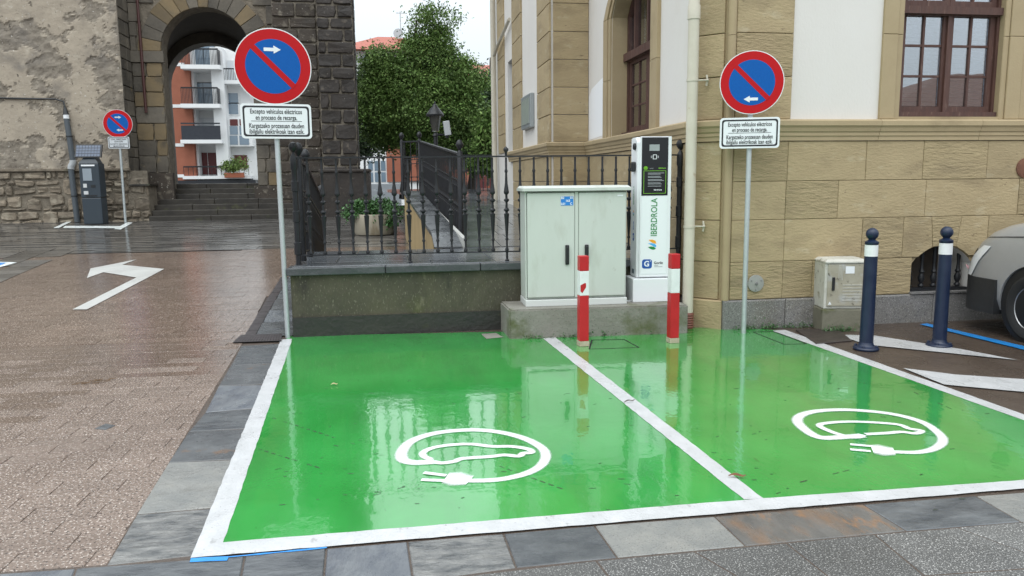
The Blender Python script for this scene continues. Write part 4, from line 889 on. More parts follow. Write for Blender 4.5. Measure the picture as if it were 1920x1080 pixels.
obj('stub_wall', bx(CXW - .1, -5.985, CY + .12, CA + .6, .3, 1.42), MORTAR, church); obj('stub_cap', bx(CXW - .02, -5.93, CY - .03, CA + .55, 1.42, 1.475, bev=.012), STEP, church)
# side face of the plaster wall, stone courses
sfc = obj('side_face', bx(CXW - .05, CXW - .004, CY + .03, CA + .05, 1.4, 9.4), BUTT_M, church); z = 1.48
while z < 8.4:
    h = random.uniform(.24, .4); k = random.uniform(.3, .65)
    for ya, yb in ((CY + .04, CY + k), (CY + k, CA)): stone(shrink(rect(ya, yb, z, z + h), .008), (CXW - .004, 0, 0), (0, 1, 0), (0, 0, 1), (1, 0, 0), .012, ASHLAR, sfc, 'stone_block', .010, .004)
    z += h
b = nb(); tube(b, [(CXW + .28, CA - .06, 3.25), (CXW + .26, CA - .06, 9)], .035); tag(obj('rain_pipe', b, mat('dark_red_brown_pipe', (.07, .025, .022), None, 5, .4), church, smooth=40), 'dark red brown rain pipe in the corner')
# arch front
aL, aR = gy(305, 140, CA).x, gy(472, 140, CA).x; aC = (aL + aR) / 2; ar_ = (aR - aL) / 2; aT = gy(390, 14, CA).z; aS = aT - ar_
BX0, BX1, BX2 = gy(518, 200, 20.7).x, gy(601, 200, 20.7).x, gy(668, 200, 20.5).x
def arch_pts(c, r, zs, n=18): return [(c + r * math.cos(math.pi * i / n), zs + r * math.sin(math.pi * i / n)) for i in range(n + 1)]
def arch_loop(c, r, zs, zb): return [(c - r, zb), (c + r, zb)] + arch_pts(c, r, zs)
aw = obj('arch_wall', plate(nb(), [rect(CXW - .2, BX0 + .4, .3, 9.4), arch_loop(aC, ar_ + .004, aS, .35)], (0, CA + .05, 0), FU, (0, 0, 1), (0, .5, 0)), MORTAR, church)
# vault: loft from the front arch to the narrower rear one
FY2 = 24.6; fC, fr_ = gy(396, 200, FY2).x + .02, 1.27; fT = gy(396, 80, FY2).z; fS = fT - fr_
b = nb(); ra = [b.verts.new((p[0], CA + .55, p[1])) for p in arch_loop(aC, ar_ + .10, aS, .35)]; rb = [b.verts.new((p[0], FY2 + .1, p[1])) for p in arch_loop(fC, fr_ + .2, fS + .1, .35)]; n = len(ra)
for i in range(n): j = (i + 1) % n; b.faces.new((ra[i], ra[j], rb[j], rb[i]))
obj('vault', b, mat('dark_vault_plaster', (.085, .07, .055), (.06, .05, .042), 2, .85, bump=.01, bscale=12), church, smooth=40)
obj('rear_arch_wall', plate(nb(), [rect(-9, -2.4, .3, 9.4), arch_loop(fC, fr_, fS, .35)], (0, FY2, 0), FU, (0, 0, 1), (0, .6, 0)), ASHLAR, church)
AO = (0, CA + .05, 0)
def lay(xa, xb, za, zb, m=None, depth=.05, parent=aw, split=None, inn=None):
    z = za
    while z < zb - .05:
        h = min(random.uniform(.30, .46), zb - z); h = zb - z if zb - z - h < .15 else h; cuts = [xa, xb]
        if xb - xa > .45 and random.random() < .8: cuts = [xa, xa + (xb - xa) * random.uniform(.35, .65), xb]
        for p, q in zip(cuts, cuts[1:]): stone(ragged(p, q, z, z + h, .006, .006), AO, FU, (0, 0, 1), FN, depth + random.uniform(-.010, .012), m or (ASHLAR_OCH if random.random() < .16 else ASHLAR), parent, 'stone_block', .010, .003)
        z += h
imp0, imp1 = aS - .28, aS + .0
lay(CXW, aL, 1.75, imp0); lay(aR, BX0 + .02, 1.4, imp0)
stone(rect(CXW, aL + .06, imp0 + .004, imp1 - .004), AO, FU, (0, 0, 1), FN, .095, ASHLAR, aw, 'impost'); stone(rect(aR - .06, BX0, imp0 + .004, imp1 - .004), AO, FU, (0, 0, 1), FN, .095, ASHLAR, aw, 'impost')
stone(rect(CXW, aL + .10, .9, 1.745), AO, FU, (0, 0, 1), FN, .16, BUTT_A, aw, 'jamb_foot'); stone(rect(aR - .08, BX0, .9, 1.395), AO, FU, (0, 0, 1), FN, .16, BUTT_A, aw, 'jamb_foot')
nv = 15
for k in range(nv):
    a0, a1 = math.pi * k / nv, math.pi * (k + 1) / nv; ro, ri = ar_ + .52 + random.uniform(-.04, .05), ar_
    pt = lambda r, a: (aC + r * math.cos(a), aS + r * math.sin(a)); am = (a0 + a1) / 2
    stone(shrink([pt(ri, a0), pt(ro, a0), pt(ro, am), pt(ro, a1), pt(ri, a1), pt(ri, am)], .004), AO, FU, (0, 0, 1), FN, .07, ASHLAR_OCH if random.random() < .32 else ASHLAR, aw, 'voussoir', .010, .002)
# spandrels: courses cut to the ring
zz_ = imp1; 
while zz_ < 9.0:
    h = random.uniform(.32, .48); rr = ar_ + .58
    for sgn in (-1, 1):
        dz = max(0, zz_ - aS); hw_ = math.sqrt(max(0, rr * rr - dz * dz)) if dz < rr else 0
        xa, xb = (CXW, aC - hw_) if sgn < 0 else (aC + hw_, BX0 + .02)
        if xb - xa > .06:
            kk = max(1, int((xb - xa) / .5)); 
            for q in range(kk): stone(shrink(rect(xa + (xb - xa) * q / kk, xa + (xb - xa) * (q + 1) / kk, zz_, zz_ + h), .006), AO, FU, (0, 0, 1), FN, .05 + random.uniform(-.006, .006), ASHLAR_OCH if random.random() < .2 else ASHLAR, aw, 'stone_block', .010, .003)
    zz_ += h
# buttresses
def buttress(xa, xb, yf, m, z_top=9.2, zb=.35):
    core = obj('buttress', bx(xa + .01, xb - .01, yf + .04, CA + .6, zb, z_top), BUTT_M, church); z = zb; r = 0
    while z < z_top - .1:
        h = random.uniform(.24, .40); k = (.36 if r % 2 else .62) + random.uniform(-.12, .12); c = xa + (xb - xa) * k
        for p, q in ((xa, c), (c, xb)): stone(ragged(p, q, z, z + h, .017, .017), (0, yf + .04, 0), FU, (0, 0, 1), FN, .05 + random.uniform(-.02, .025), m, core, 'stone_block', .018, .010)
        stone(shrink(rect(yf + .05, yf + .55, z, z + h), .012), (xb - .01, 0, 0), (0, 1, 0), (0, 0, 1), (1, 0, 0), .035, m, core, 'stone_block', .014, .006)
        z += h; r += 1
    return core
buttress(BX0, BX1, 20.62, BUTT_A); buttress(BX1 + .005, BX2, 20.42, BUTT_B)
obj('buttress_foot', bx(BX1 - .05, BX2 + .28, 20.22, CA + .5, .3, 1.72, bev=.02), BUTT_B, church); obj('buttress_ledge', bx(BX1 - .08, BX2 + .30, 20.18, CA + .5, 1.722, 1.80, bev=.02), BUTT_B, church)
# steps
stp = thing('stone_steps', 'dark wet stone steps climbing to the church arch', 'steps', (-4.4, 20.2, .5))
N = 7; b0z = .555; rise = (1.465 - b0z) / N
for i in range(N):
    xa, xb = (-5.975, -2.2) if i < 3 else (-5.93, -2.6); yf = 20.05 + i * .27
    x = xa
    while x < xb - .05:
        xe = min(xb, x + random.uniform(.9, 1.7)); xe = xb if xb - xe < .3 else xe
        obj('step', bx(x + .003, xe - .003, yf, yf + (.30 if i < N - 1 else 3.2), b0z + rise * i - (.15 if i == 0 else .02), b0z + rise * (i + 1), bev=.012), STEP, stp); x = xe
# cable, conduit, meter, small sign in front of the church wall
b = nb(); tube(b, [(-10.8, CY - .02, 3.56), (-9.3, CY - .03, 3.52), (-7.9, CY - .03, 3.50), (-7.72, CY - .05, 3.44), (-7.68, CY - .06, 3.2)], .022); tag(obj('cable', b, BLACKP, smooth=50), 'black cable running along the plaster wall into the grey conduit', 'cable')
cdt = thing('conduit', 'grey conduit pipe climbing the church wall beside the parking meter', 'pipe', (-7.68, CY - .1, .55))
b = nb(); tube(b, [(-7.64, CY - .075, zp(CY)), (-7.68, CY - .075, 1.85)], .065, 12); obj('lower_pipe', b, CONDUIT, cdt, smooth=40)
b = nb(); tube(b, [(-7.68, CY - .075, 1.85), (-7.67, CY - .075, 1.92), (-7.62, CY - .075, 2.0), (-7.62, CY - .075, 2.06)], .075, 12); obj('elbow', b, mat('pale_elbow', (.42, .44, .45), None, 5, .4), cdt, smooth=40)
b = nb(); tube(b, [(-7.62, CY - .075, 2.05), (-7.68, CY - .075, 3.05)], .062, 12); obj('upper_pipe', b, CONDUIT, cdt, smooth=40)
b = nb(); tube(b, [(-7.68, CY - .075, 3.04), (-7.68, CY - .075, 3.14)], .064, 12); obj('white_collar', b, SIGN_WHITE, cdt, smooth=40)
b = nb(); tube(b, [(-7.68, CY - .075, 3.13), (-7.69, CY - .07, 3.30)], [.07, .03], 12); obj('cable_boot', b, BLACKP, cdt, smooth=40)
for z in (1.2, 2.62): b = nb(); tube(b, [(-7.655, CY - .075, z - .01), (-7.655, CY - .075, z + .015)], .072, 12); obj('clamp', b, BLACKP, cdt, smooth=40)
mtr = thing('parking_meter', 'dark slate blue parking meter with a small solar panel on top', 'parking meter', (-7.02, 19.6, zp(19.6)), R(-4))
obj('lower_body', bx(-.22, .22, -.16, .16, 0, .62, bev=.02), METER, mtr, world=False); obj('upper_body', bx(-.225, .225, -.165, .165, .626, 1.42, bev=.02), METER, mtr, world=False)
b = nb(); prism(b, [(-.225, -.165, 1.42), (.225, -.165, 1.42), (.12, -.10, 1.56), (-.12, -.10, 1.56)], (0, .25, 0)); obj('head', b, METER, mtr, world=False)
sp_ = obj('solar_panel', plate(nb(), [rect(-.30, .30, 0, .32)], (0, -.16, 1.56), (1, 0, 0), (0, .35, .94), (0, .04, -.01)), BLACKP, mtr, world=False)
b = nb()
for i in range(8):
    for j in range(4): plate(b, [rect(-.27 + i * .068, -.21 + i * .068, .025 + j * .07, .083 + j * .07)], (0, -.166, 1.56), (1, 0, 0), (0, .35, .94), (0, .004, 0))
obj('solar_cells', b, mat('solar_cell', (.10, .13, .19), None, 5, .12), sp_, world=False)
obj('display', bx(-.14, .06, -.176, -.164, 1.02, 1.30), mat('meter_display', (.26, .30, .34), None, 5, .15), mtr, world=False)
obj('keypad', bx(-.15, -.07, -.176, -.164, .86, .95), mat('keypad_white', (.55, .56, .56), None, 5, .4), mtr, world=False); obj('coin_plate', bx(-.15, -.05, -.176, -.164, .70, .78), MATS['keypad_white'], mtr, world=False)
obj('card_slot', bx(.02, .12, -.174, -.164, .86, .92), BLACKP, mtr, world=False); obj('ticket_tray', bx(-.12, .14, -.172, -.164, .655, .685), BLACKP, mtr, world=False); obj('label_strip', bx(-.16, .14, -.176, -.164, 1.355, 1.39), SIGN_WHITE, mtr, world=False)

# ================================================================== SIGNS
def no_parking(name, label, cpx, base, plate_px, u, dia, arrows, lines, tfac=1.0, small=False, lean=0):
    """cpx: disc centre in the photo; base: foot on the ground"""
    base = Vector(base); u = Vector(u).normalized(); n = Vector((u.y, -u.x, 0)); v = Vector((0, 0, 1))
    t = thing(name, label, 'traffic sign', base)
    def on(px, py):                                     # point on the sign plane through base
        d = ray(px, py); return CAMP + d * ((base - CAMP).dot(n) / d.dot(n))
    c = on(*cpx); r = dia / 2; W = SIGN_SMALL if small else SIGN_WHITE
    top = c + v * r * .6; b = nb(); hw_ = .024 if not small else .03
    tube(b, [base, top + n * -.045 - v * .0], hw_, 12); obj('pole', b, GALV, t, smooth=40)
    def disc(rad, off, m, nm, par, th=.0012):
        b = nb(); prism(b, [c + (u * math.cos(a) + v * math.sin(a)) * rad + n * off for a in [2 * math.pi * i / 56 for i in range(56)]], -n * th); return obj(nm, b, m, par)
    d0 = disc(r, .012, W, 'sign_disc', t, .010); disc(r * .975, .0135, SIGN_RED, 'red_ring', d0); bf = disc(r * .715, .0150, SIGN_BLUE, 'blue_field', d0)
    b = nb(); e = (u - v).normalized(); s = (u + v).normalized(); prism(b, [c + n * .0166 + e * a + s * k for a, k in ((-r * .74, -r * .075), (r * .74, -r * .075), (r * .74, r * .075), (-r * .74, r * .075))], -n * .0012); obj('red_slash', b, SIGN_RED, d0)
    for ax, az, sg in arrows:
        p = c + n * .0168 + u * (ax * r) + v * (az * r); b = nb(); k = r * .22 * sg
        prism(b, [p + u * x + v * z for x, z in ((-k, r * .045), (k * .15, r * .045), (k * .15, r * .105), (k, 0), (k * .15, -r * .105), (k * .15, -r * .045), (-k, -r * .045))], -n * .001); obj('arrow', b, W, d0)
    obj('disc_back', (lambda b: prism(b, [c + (u * math.cos(a) + v * math.sin(a)) * r * .97 - n * .002 for a in [2 * math.pi * i / 40 for i in range(40)]], -n * .012))(nb()), SIGN_GREY, t)
    q = [on(*p) for p in plate_px]; pc = sum(q, Vector()) / 4; pw_ = ((q[1] - q[0]).length + (q[2] - q[3]).length) / 2; ph = ((q[3] - q[0]).length + (q[2] - q[1]).length) / 2
    def rr(w_, h_, cr, off, m, nm, par, th, hole=None):
        P = []
        for sx, sy, a0 in ((1, 1, 0), (-1, 1, 90), (-1, -1, 180), (1, -1, 270)):
            for i in range(5): a = R(a0 + 22.5 * i); P.append((sx * (w_ / 2 - cr) + cr * math.cos(a), sy * (h_ / 2 - cr) + cr * math.sin(a)))
        loops = [P]
        if hole: loops.append([(x * (w_ - 2 * hole) / w_, y * (h_ - 2 * hole) / h_) for x, y in P])
        b = nb(); plate(b, loops, pc + n * off, u, v, -n * th); return obj(nm, b, m, par)
    pl = rr(pw_, ph, ph * .10, .014, W, 'text_plate', t, .02)
    rr(pw_ - ph * .12, ph - ph * .12, ph * .08, .0154, INK, 'black_border', pl, .0012, ph * .05)
    for (txt, oy, sz, fw_) in lines: text(txt, sz * ph, pc + n * .0155 + v * (oy * ph), u, v, INK, pl, bold=.009, fit=fw_ * pw_)
    if not small: b = nb(); plate(b, [rect(-pw_ * .36, pw_ * .36, -.004 * ph, .008 * ph)], pc + n * .0155, u, v, -n * .001); obj('divider', b, INK, pl)
    for z in (pc.z, c.z + r * .3, c.z - r * .4): b = nb(); p = Vector((0, 0, z)); f = (z - base.z) / max(.1, top.z - base.z); q0 = base.lerp(top, f); tube(b, [Vector((q0.x, q0.y, z - .012)) - n * .045 * f, Vector((q0.x, q0.y, z + .012)) - n * .045 * f], hw_ + .006, 12); obj('clamp', b, GALV, t)
    return t
L4 = [('Excepto vehículos eléctricos', .275, .195, .73), ('en proceso de recarga.', .10, .195, .585), ('Kargatzeko prozesuan dauden', -.135, .195, .775), ('ibilgailu elektrikoak izan ezik.', -.30, .195, .775)]
a = R(9.4); no_parking('no_parking_sign', 'tall round no parking sign with right arrow at the left bay corner', (512, 125), gz(540, 633), [(450, 193), (583, 197), (585, 262), (453, 258)], (math.cos(a), math.sin(a), 0), .685, [(.0, .44, 1)], L4, .82)
a = R(-19); no_parking('no_parking_sign', 'round no parking sign with left arrow in front of the sandstone building', (1409.5, 155), gz(1394, 625), [(1350, 222), (1462, 219), (1461, 276), (1349, 280)], (math.cos(a), math.sin(a), 0), .575, [(-.02, -.52, -1)], L4, .82)
sb = Vector((-6.42, 19.75, zp(19.75)))
no_parking('no_parking_sign', 'small weathered no parking sign with two arrows beside the parking meter', (221, 232), sb, [(203, 256), (243, 257), (243, 279), (203, 278)], (1, .02, 0), .66, [(.05, .45, 1), (.1, -.45, -1)], [('UDAL ZERBITZUAK', .27, .17, .72), ('IZAN EZIK', .09, .17, .4), ('EXCEPTO SERVICIOS', -.13, .17, .8), ('MUNICIPALES', -.31, .17, .52)], .8, True)

# ================================================================== RAILINGS
FYR = 7.80
BAL = [(.006, .775), (.016, .785), (.017, .80), (.009, .815), (.008, .885), (.014, .89), (.014, .905), (.009, .915), (.011, .95), (.021, 1.145), (.023, 1.155), (.011, 1.165), (.011, 1.175), (.024, 1.19), (.024, 1.20), (.011, 1.215), (.009, 1.27), (.022, 1.285), (.022, 1.30), (.010, 1.31), (.010, 1.345), (.021, 1.36), (.023, 1.375), (.021, 1.385), (.012, 1.46), (.009, 1.56), (.014, 1.575), (.014, 1.585), (.009, 1.60), (.009, 1.715)]
POST = [(.026, 0), (.026, .10), (.036, .105), (.036, .22), (.028, .225), (.028, .42), (.036, .425), (.036, .53), (.028, .535), (.028, .72), (.036, .725), (.036, .82), (.028, .825), (.028, .93), (.036, .95), (.036, 1.03), (.030, 1.06), (.012, 1.09), (.012, 1.10), (.03, 1.115), (.043, 1.14), (.043, 1.165), (.03, 1.19), (.0, 1.20)]
fr = thing('iron_railing', 'black wrought iron railing with turned balusters along the terrace edge', 'railing', (1, FYR, TZ))
fyr = lambda x: 7.80 - .24 * (x + .955) / 3.84
b = nb(); bar(b, (-.95, fyr(-.95), 1.725), (2.885, fyr(2.885), 1.725), .042, .014); obj('top_rail', b, IRON, fr)
b = nb(); bar(b, (-.95, fyr(-.95), .775), (2.885, fyr(2.885), .775), .032, .012); obj('bottom_rail', b, IRON, fr)
pm = None
for x in (-.955, 2.885):
    b = nb(); lathe(b, [(r_, z + TZ) for r_, z in POST], (x, fyr(x), 0), 8); obj('post', b, IRON, fr, smooth=35)
bmesh_me = None; x = -.83; k = 0
while x < 2.82:
    if bmesh_me is None: b = nb(); lathe(b, [(r_ * 1.18, z) for r_, z in BAL], (0, 0, 0), 8); o = obj('baluster', b, IRON, fr, smooth=35); bmesh_me = o.data
    else: o = obj('baluster', bmesh_me, None, fr)
    o.location = (x, fyr(x), 0)
    if k in (7, 14, 21): b = nb(); lathe(b, [(.022, TZ), (.022, .69), (.012, .70), (.012, .78)], (x, fyr(x), 0), 8); obj('foot', b, IRON, fr)
    if k == 14: b = nb(); lathe(b, [(.012, 1.72), (.012, 1.76), (.026, 1.785), (.026, 1.80), (.0, 1.825)], (x, fyr(x), 0), 8); obj('finial', b, IRON, fr, smooth=50)
    x += .1388; k += 1
def sloped_rail(name, label, pts, hgt, n, wires, posts, rbar=.009, ball=.05):
    """railing along a polyline of foot points"""
    t = thing(name, label, 'railing', pts[0]); P = [Vector(p) for p in pts]; up = Vector((0, 0, hgt))
    for a_, c_ in zip(P, P[1:]):
        b = nb(); bar(b, a_ + up, c_ + up, .05, .025); obj('handrail', b, IRON, t)
        for wz in wires: b = nb(); bar(b, a_ + Vector((0, 0, wz)), c_ + Vector((0, 0, wz)), .02, .014); obj('rail', b, IRON, t)
        m = max(2, int(n * (c_ - a_).length)); 
        for i in range(m):
            p = a_.lerp(c_, (i + .5) / m); b = nb(); lathe(b, [(rbar, .08), (rbar * 1.9, hgt * .30), (rbar, hgt * .36), (rbar * 2, hgt * .39), (rbar, hgt * .42), (rbar * 1.9, hgt * .62), (rbar, hgt * .68), (rbar, hgt)], p, 6); obj('baluster', b, IRON, t)
    for p in (P if posts else []):
        b = nb(); lathe(b, [(.034, 0), (.034, hgt + .02), (.014, hgt + .05), (.03, hgt + .07), (ball, hgt + .11), (ball, hgt + .13), (.03, hgt + .17), (0, hgt + .185)], p, 10); obj('post', b, IRON, t, smooth=40)
    return t
sloped_rail('iron_railing', 'black iron railing rising along the ramp beside the yellow wall', [(.86, 10.1, .70), (.52, 15.3, 1.12), (.18, 15.6, 1.12)], 1.13, 7, (.10, .36, .44, .70, .78), True)
sloped_rail('iron_railing', 'black iron railing descending from the terrace corner towards the church', [(-.93, 7.98, .70), (-.93, 8.6, .66), (-1.02, 11.2, .26)], 1.0, 8, (.10, .30, .40, .66, .72), True)
sloped_rail('iron_railing', 'distant black iron fence behind the wet walkway', [(.9, 20.9, 1.1), (2.9, 20.9, 1.1)], 1.05, 9, (.10,), False)

# ================================================================== concrete base, cabinet, charger
b = nb(); prism(b, [(1.04, 7.05, -.05), (2.775, 6.975, -.05), (2.775, 6.975, .282), (1.04, 7.05, .282)], (-.015, .53, 0)); bmesh.ops.bevel(b, geom=b.edges[:], offset=.014, segments=2, affect='EDGES')
tag(obj('concrete_base', b, CONCRETE), 'mossy concrete base under the grey cabinet and the charger', 'base')
cab = thing('electric_cabinet', 'large pale grey two-door electric cabinet on the concrete base', 'cabinet', (1.72, 7.36, .282), R(-1.2))
c0, cw, cdp = 0, .50, .20
obj('plinth', bx(-.50, .50, -.20, .16, 0, .065, bev=.006), mat('pale_cabinet_plinth', (.60, .62, .60), None, 5, .45), cab, world=False)
obj('body', bx(-.495, .495, -.17, .16, .067, 1.10, bev=.008), CAB_GREY, cab, world=False)
for s_ in (-1, 1):
    xa, xb = (-.478, -.020) if s_ < 0 else (.020, .482)
    dr = obj('door', bx(xa, xb, -.195, -.171, .085, 1.085, bev=.010), CAB_GREY, cab, world=False)
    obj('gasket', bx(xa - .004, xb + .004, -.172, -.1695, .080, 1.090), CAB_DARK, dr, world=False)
    hx = -.095 if s_ < 0 else .095
    b = nb(); box(b, hx - .019, hx + .019, -.215, -.194, .40, .59, bev=.008); box(b, hx - .013, hx + .013, -.228, -.212, .42, .575, bev=.006); obj('handle', b, BLACKP, dr, world=False)
    if s_ > 0:
        obj('maker_plate', bx(.395, .45, -.1985, -.1955, 1.045, 1.058), SIGN_WHITE, dr, world=False)
obj('centre_post', bx(-.017, .017, -.186, -.168, .08, 1.09, bev=.003), CAB_GREY, cab, world=False)
b = nb(); prism(b, [(-.525, -.225, 1.103), (.525, -.225, 1.103), (.525, -.225, 1.128), (-.525, -.225, 1.128)], (0, .41, 0)); prism(b, [(-.525, -.225, 1.129), (.525, -.225, 1.129), (.50, -.18, 1.15), (-.50, -.18, 1.15)], (0, .36, 0)); obj('lid', b, CAB_GREY, cab, world=False)
W_ = wm(cab); uu = (W_.to_3x3() @ Vector((1, 0, 0))); P_ = lambda x, y, z: W_ @ Vector((x, y, z))
stk = obj('sticker', bx(-.155, -.035, -.1975, -.1955, .965, 1.05), STICKER, cab, world=False)
for tx, x, z in (('B2', -.138, 1.036), ('01', -.052, 1.036), ('163', -.088, 1.008), ('L01', -.132, .980), ('C', -.056, .980)): text(tx, .030, P_(x, -.198, z), uu, (0, 0, 1), SIGN_WHITE, stk, bold=.03, depth=.0004)
chg = thing('charging_post', 'white electric vehicle charger with black screen panel and green lettering', 'charger', (2.515, 7.38, .282), R(-2.5)); chg.scale = (1.14, 1, 1)
b = nb(); box(b, -.185, .175, -.165, .16, 0, .232, bev=.006); box(b, -.22, -.18, -.10, -.05, 0, .008); obj('foot_box', b, WHITE_COAT, chg, world=False)
b = nb(); prism(b, [(-.142, -.10, .235), (-.142, -.10, 1.56), (-.142, -.02, 1.61), (-.142, .14, 1.61), (-.142, .14, .235)], (.290, 0, 0)); 
bmesh.ops.bevel(b, geom=b.edges[:], offset=.008, segments=2, affect='EDGES'); bd = obj('body', b, WHITE_COAT, chg, world=False)
b = nb(); box(b, -.122, .148, -.125, -.098, .245, 1.612, bev=.004); obj('front_frame', b, WHITE_COAT, bd, world=False)
bp_ = obj('black_panel', bx(-.112, .118, -.131, -.124, 1.045, 1.604, bev=.003), BLACKGL, chg, world=False)
lp = obj('lower_panel', bx(-.112, .118, -.129, -.1245, .275, 1.040, bev=.002), mat('white_gloss_panel', (.80, .83, .85), None, 5, .2), chg, world=False)
obj('screen', bx(-.048, .040, -.1335, -.1305, 1.475, 1.535), SCREEN, bp_, world=False)
CW = wm(chg); cu_ = CW.to_3x3() @ Vector((1, 0, 0)); CP = lambda x, z, y=-.1325: CW @ Vector((x, y, z)); n_ = CW.to_3x3() @ Vector((0, -1, 0)); Z = Vector((0, 0, 1))
b = nb(); plate(b, [rect(-.017, .017, -.022, .022), rect(-.012, .012, -.017, .017)], CP(0, 1.417), cu_, Z, -n_ * .001)
for sg in (-1, 1):
    for q in (.024, .031):
        pts = [CP(0, 1.417) + cu_ * (sg * (q + .006 * math.cos(a) - .004)) + Z * (.013 * math.sin(a)) for a in [R(-60 + 20 * i) for i in range(7)]]; tube(b, pts, .0013, 5)
obj('contactless_icon', b, SIGN_WHITE, bp_)
b = nb(); lathe(b, [(.019, 0), (.019, .001), (.014, .001), (.014, 0)], (0, 0, 0), 20, 'y'); 
for v_ in b.verts: v_.co = CP(-.078, 1.31) + cu_ * v_.co.x + Z * v_.co.z
obj('green_ring_icon', b, LIME, bp_)
b = nb(); tube(b, [CP(-.09, 1.304), CP(-.078, 1.318), CP(-.066, 1.308)], .002, 5); obj('ring_mark', b, LIME, bp_)
text('recarga', .013, CP(-.028, 1.308), cu_, Z, GREY_PRINT, bp_, depth=.0003); text('IBERDROLA', .014, CP(.066, 1.308), cu_, Z, LIME, bp_, bold=.02, depth=.0003)
b = nb(); plate(b, [rect(-.095, .100, 1.065, 1.285), rect(-.092, .097, 1.068, 1.282)], CP(0, 0), cu_, Z, -n_ * .001); obj('green_outline', b, LIME, bp_)
# instruction text as lines of tiny print
b = nb()
for i in range(13):
    z = 1.262 - i * .0105
    if i % 3 == 2: continue
    plate(b, [rect(-.058, .05 + random.uniform(0, .038), z - .0022, z + .0022)], CP(0, 0), cu_, Z, -n_ * .0006)
obj('small_print', b, GREY_PRINT, bp_)
text('900 92 92 93', .017, CP(.030, 1.098), cu_, Z, SIGN_WHITE, bp_, bold=.03, depth=.0003, sx=.9)
tl = text('IBERDROLA', .088, CP(.004, .832, -.1305), Z, -cu_, IB_GREEN, lp, bold=.008, depth=.0005, fit=.37, name='lettering')
def leaflogo(o, u_, v_, s, par):
    for m, pts in ((IB_ORANGE, [(-.9, .95), (-.2, 1.0), (.35, .75), (.5, .2), (.1, .25), (-.45, .55)]), (IB_BLUE, [(-1.0, .25), (-.35, .30), (.2, .15), (.5, -.15), (.45, -.55), (0, -.35), (-.5, 0)]), (IB_GREEN, [(-.95, -.45), (-.4, -.35), (.1, -.45), (.45, -.8), (.15, -1.0), (-.3, -.95), (-.65, -.75)])):
        b = nb(); prism(b, [o + u_ * (x * s) + v_ * (z * s) for x, z in pts], -u_.cross(v_) * .0005); obj('leaf_logo', b, m, par)
leaflogo(CP(.0, .565, -.1305), cu_, Z, .050, lp)
def rrect(w_, h_, cr):
    P = []
    for sx, sy, a0 in ((1, 1, 0), (-1, 1, 90), (-1, -1, 180), (1, -1, 270)):
        for i in range(5): a = R(a0 + 22.5 * i); P.append((sx * (w_ / 2 - cr) + cr * math.cos(a), sy * (h_ / 2 - cr) + cr * math.sin(a)))
    return P
gl = obj('town_logo', plate(nb(), [rrect(.088, .092, .022)], CP(-.055, .375, -.1305), cu_, Z, -n_ * .0008), G_BLUE, lp); text('G', .075, CP(-.058, .374, -.1312), cu_, Z, SIGN_WHITE, gl, bold=.03, depth=.0003); text("'", .05, CP(-.026, .39, -.1312), cu_, Z, SIGN_WHITE, gl, bold=.02, depth=.0003)
text('Gorliz', .036, CP(.046, .383, -.1305), cu_, Z, INK, lp, bold=.02, depth=.0003)
for i, z in enumerate((.358, .345)): b = nb(); plate(b, [rect(.010, .045 + i * .038, z - .003, z + .003)], CP(0, 0, -.1303), cu_, Z, -n_ * .0004); obj('small_print', b, GREY_PRINT, lp)
# left flank: prints, socket covers
sv = CW.to_3x3() @ Vector((0, -1, 0)); SP = lambda y, z: CW @ Vector((-.1435, y, z))
text('IBERDROLA', .040, SP(.02, 1.045), Z, -sv, IB_GREEN, bd, depth=.0004, sx=.9); leaflogo(SP(.02, .87), sv, Z, .026, bd)
text('Gorliz', .034, SP(.02, .745), Z, -sv, G_BLUE, bd, bold=.02, depth=.0004); obj('town_logo', plate(nb(), [rrect(.05, .075, .014)], SP(.02, .635), sv, Z, cu_ * .0008), G_BLUE, bd); text('G', .045, SP(.02, .635) - cu_ * .001, Z, -sv, SIGN_WHITE, bd, bold=.03, depth=.0003)
obj('rating_plate', plate(nb(), [rect(-.035, .035, -.022, .022)], SP(.02, .29), sv, Z, cu_ * .0008), mat('rating_grey_blue', (.12, .17, .21), None, 5, .4), bd)
b = nb(); box(b, -.175, -.142, -.055, .035, 1.275, 1.375, bev=.016); obj('socket_cover', b, BLACKP, chg, world=False)
b = nb(); lathe(b, [(.034, -.142), (.034, -.156), (.026, -.162), (0, -.162)], (0, -.02, 1.52), 18, 'x'); obj('round_button', b, BLACKP, chg, world=False, smooth=40)

# ================================================================== posts and bollards
def red_post(base, label, chip):
    t = thing('red_white_post', label, 'post', base, R(4), 'red and white guard posts'); s = .042
    obj('chipped_foot', bx(-s - .003, s + .003, -s - .003, s + .003, 0, .045), mat('chipped_cream', (.50, .44, .33), (.40, .33, .24), 20, .8, bump=.003, bscale=50), t, world=False)
    obj('lower_red', bx(-s, s, -s, s, .046, .46, bev=.004), RED, t, world=False); obj('white_band', bx(-s + .0005, s - .0005, -s + .0005, s - .0005, .461, .68, bev=.003), WHITE_BAND, t, world=False); obj('top_red', bx(-s, s, -s, s, .681, .815, bev=.006), RED, t, world=False)
    if chip: b = nb(); prism(b, [(x, -s - .0012, z) for x, z in ((-.038, .50), (-.02, .485), (.014, .535), (.014, .57), (.004, .575), (-.038, .555))], (0, .001, 0)); obj('red_chevron', b, RED, t, world=False)
    return t
p1, p2 = gz(1095, 650), gz(1264, 644)
red_post((p1.x, p1.y + .04, .004), 'red and white square post with a red mark, in front of the cabinet', True); red_post((p2.x, p2.y + .04, .004), 'red and white square post with plain band, in front of the charger', False)
BOL = [(.058, .03), (.056, .10), (.053, .80)]
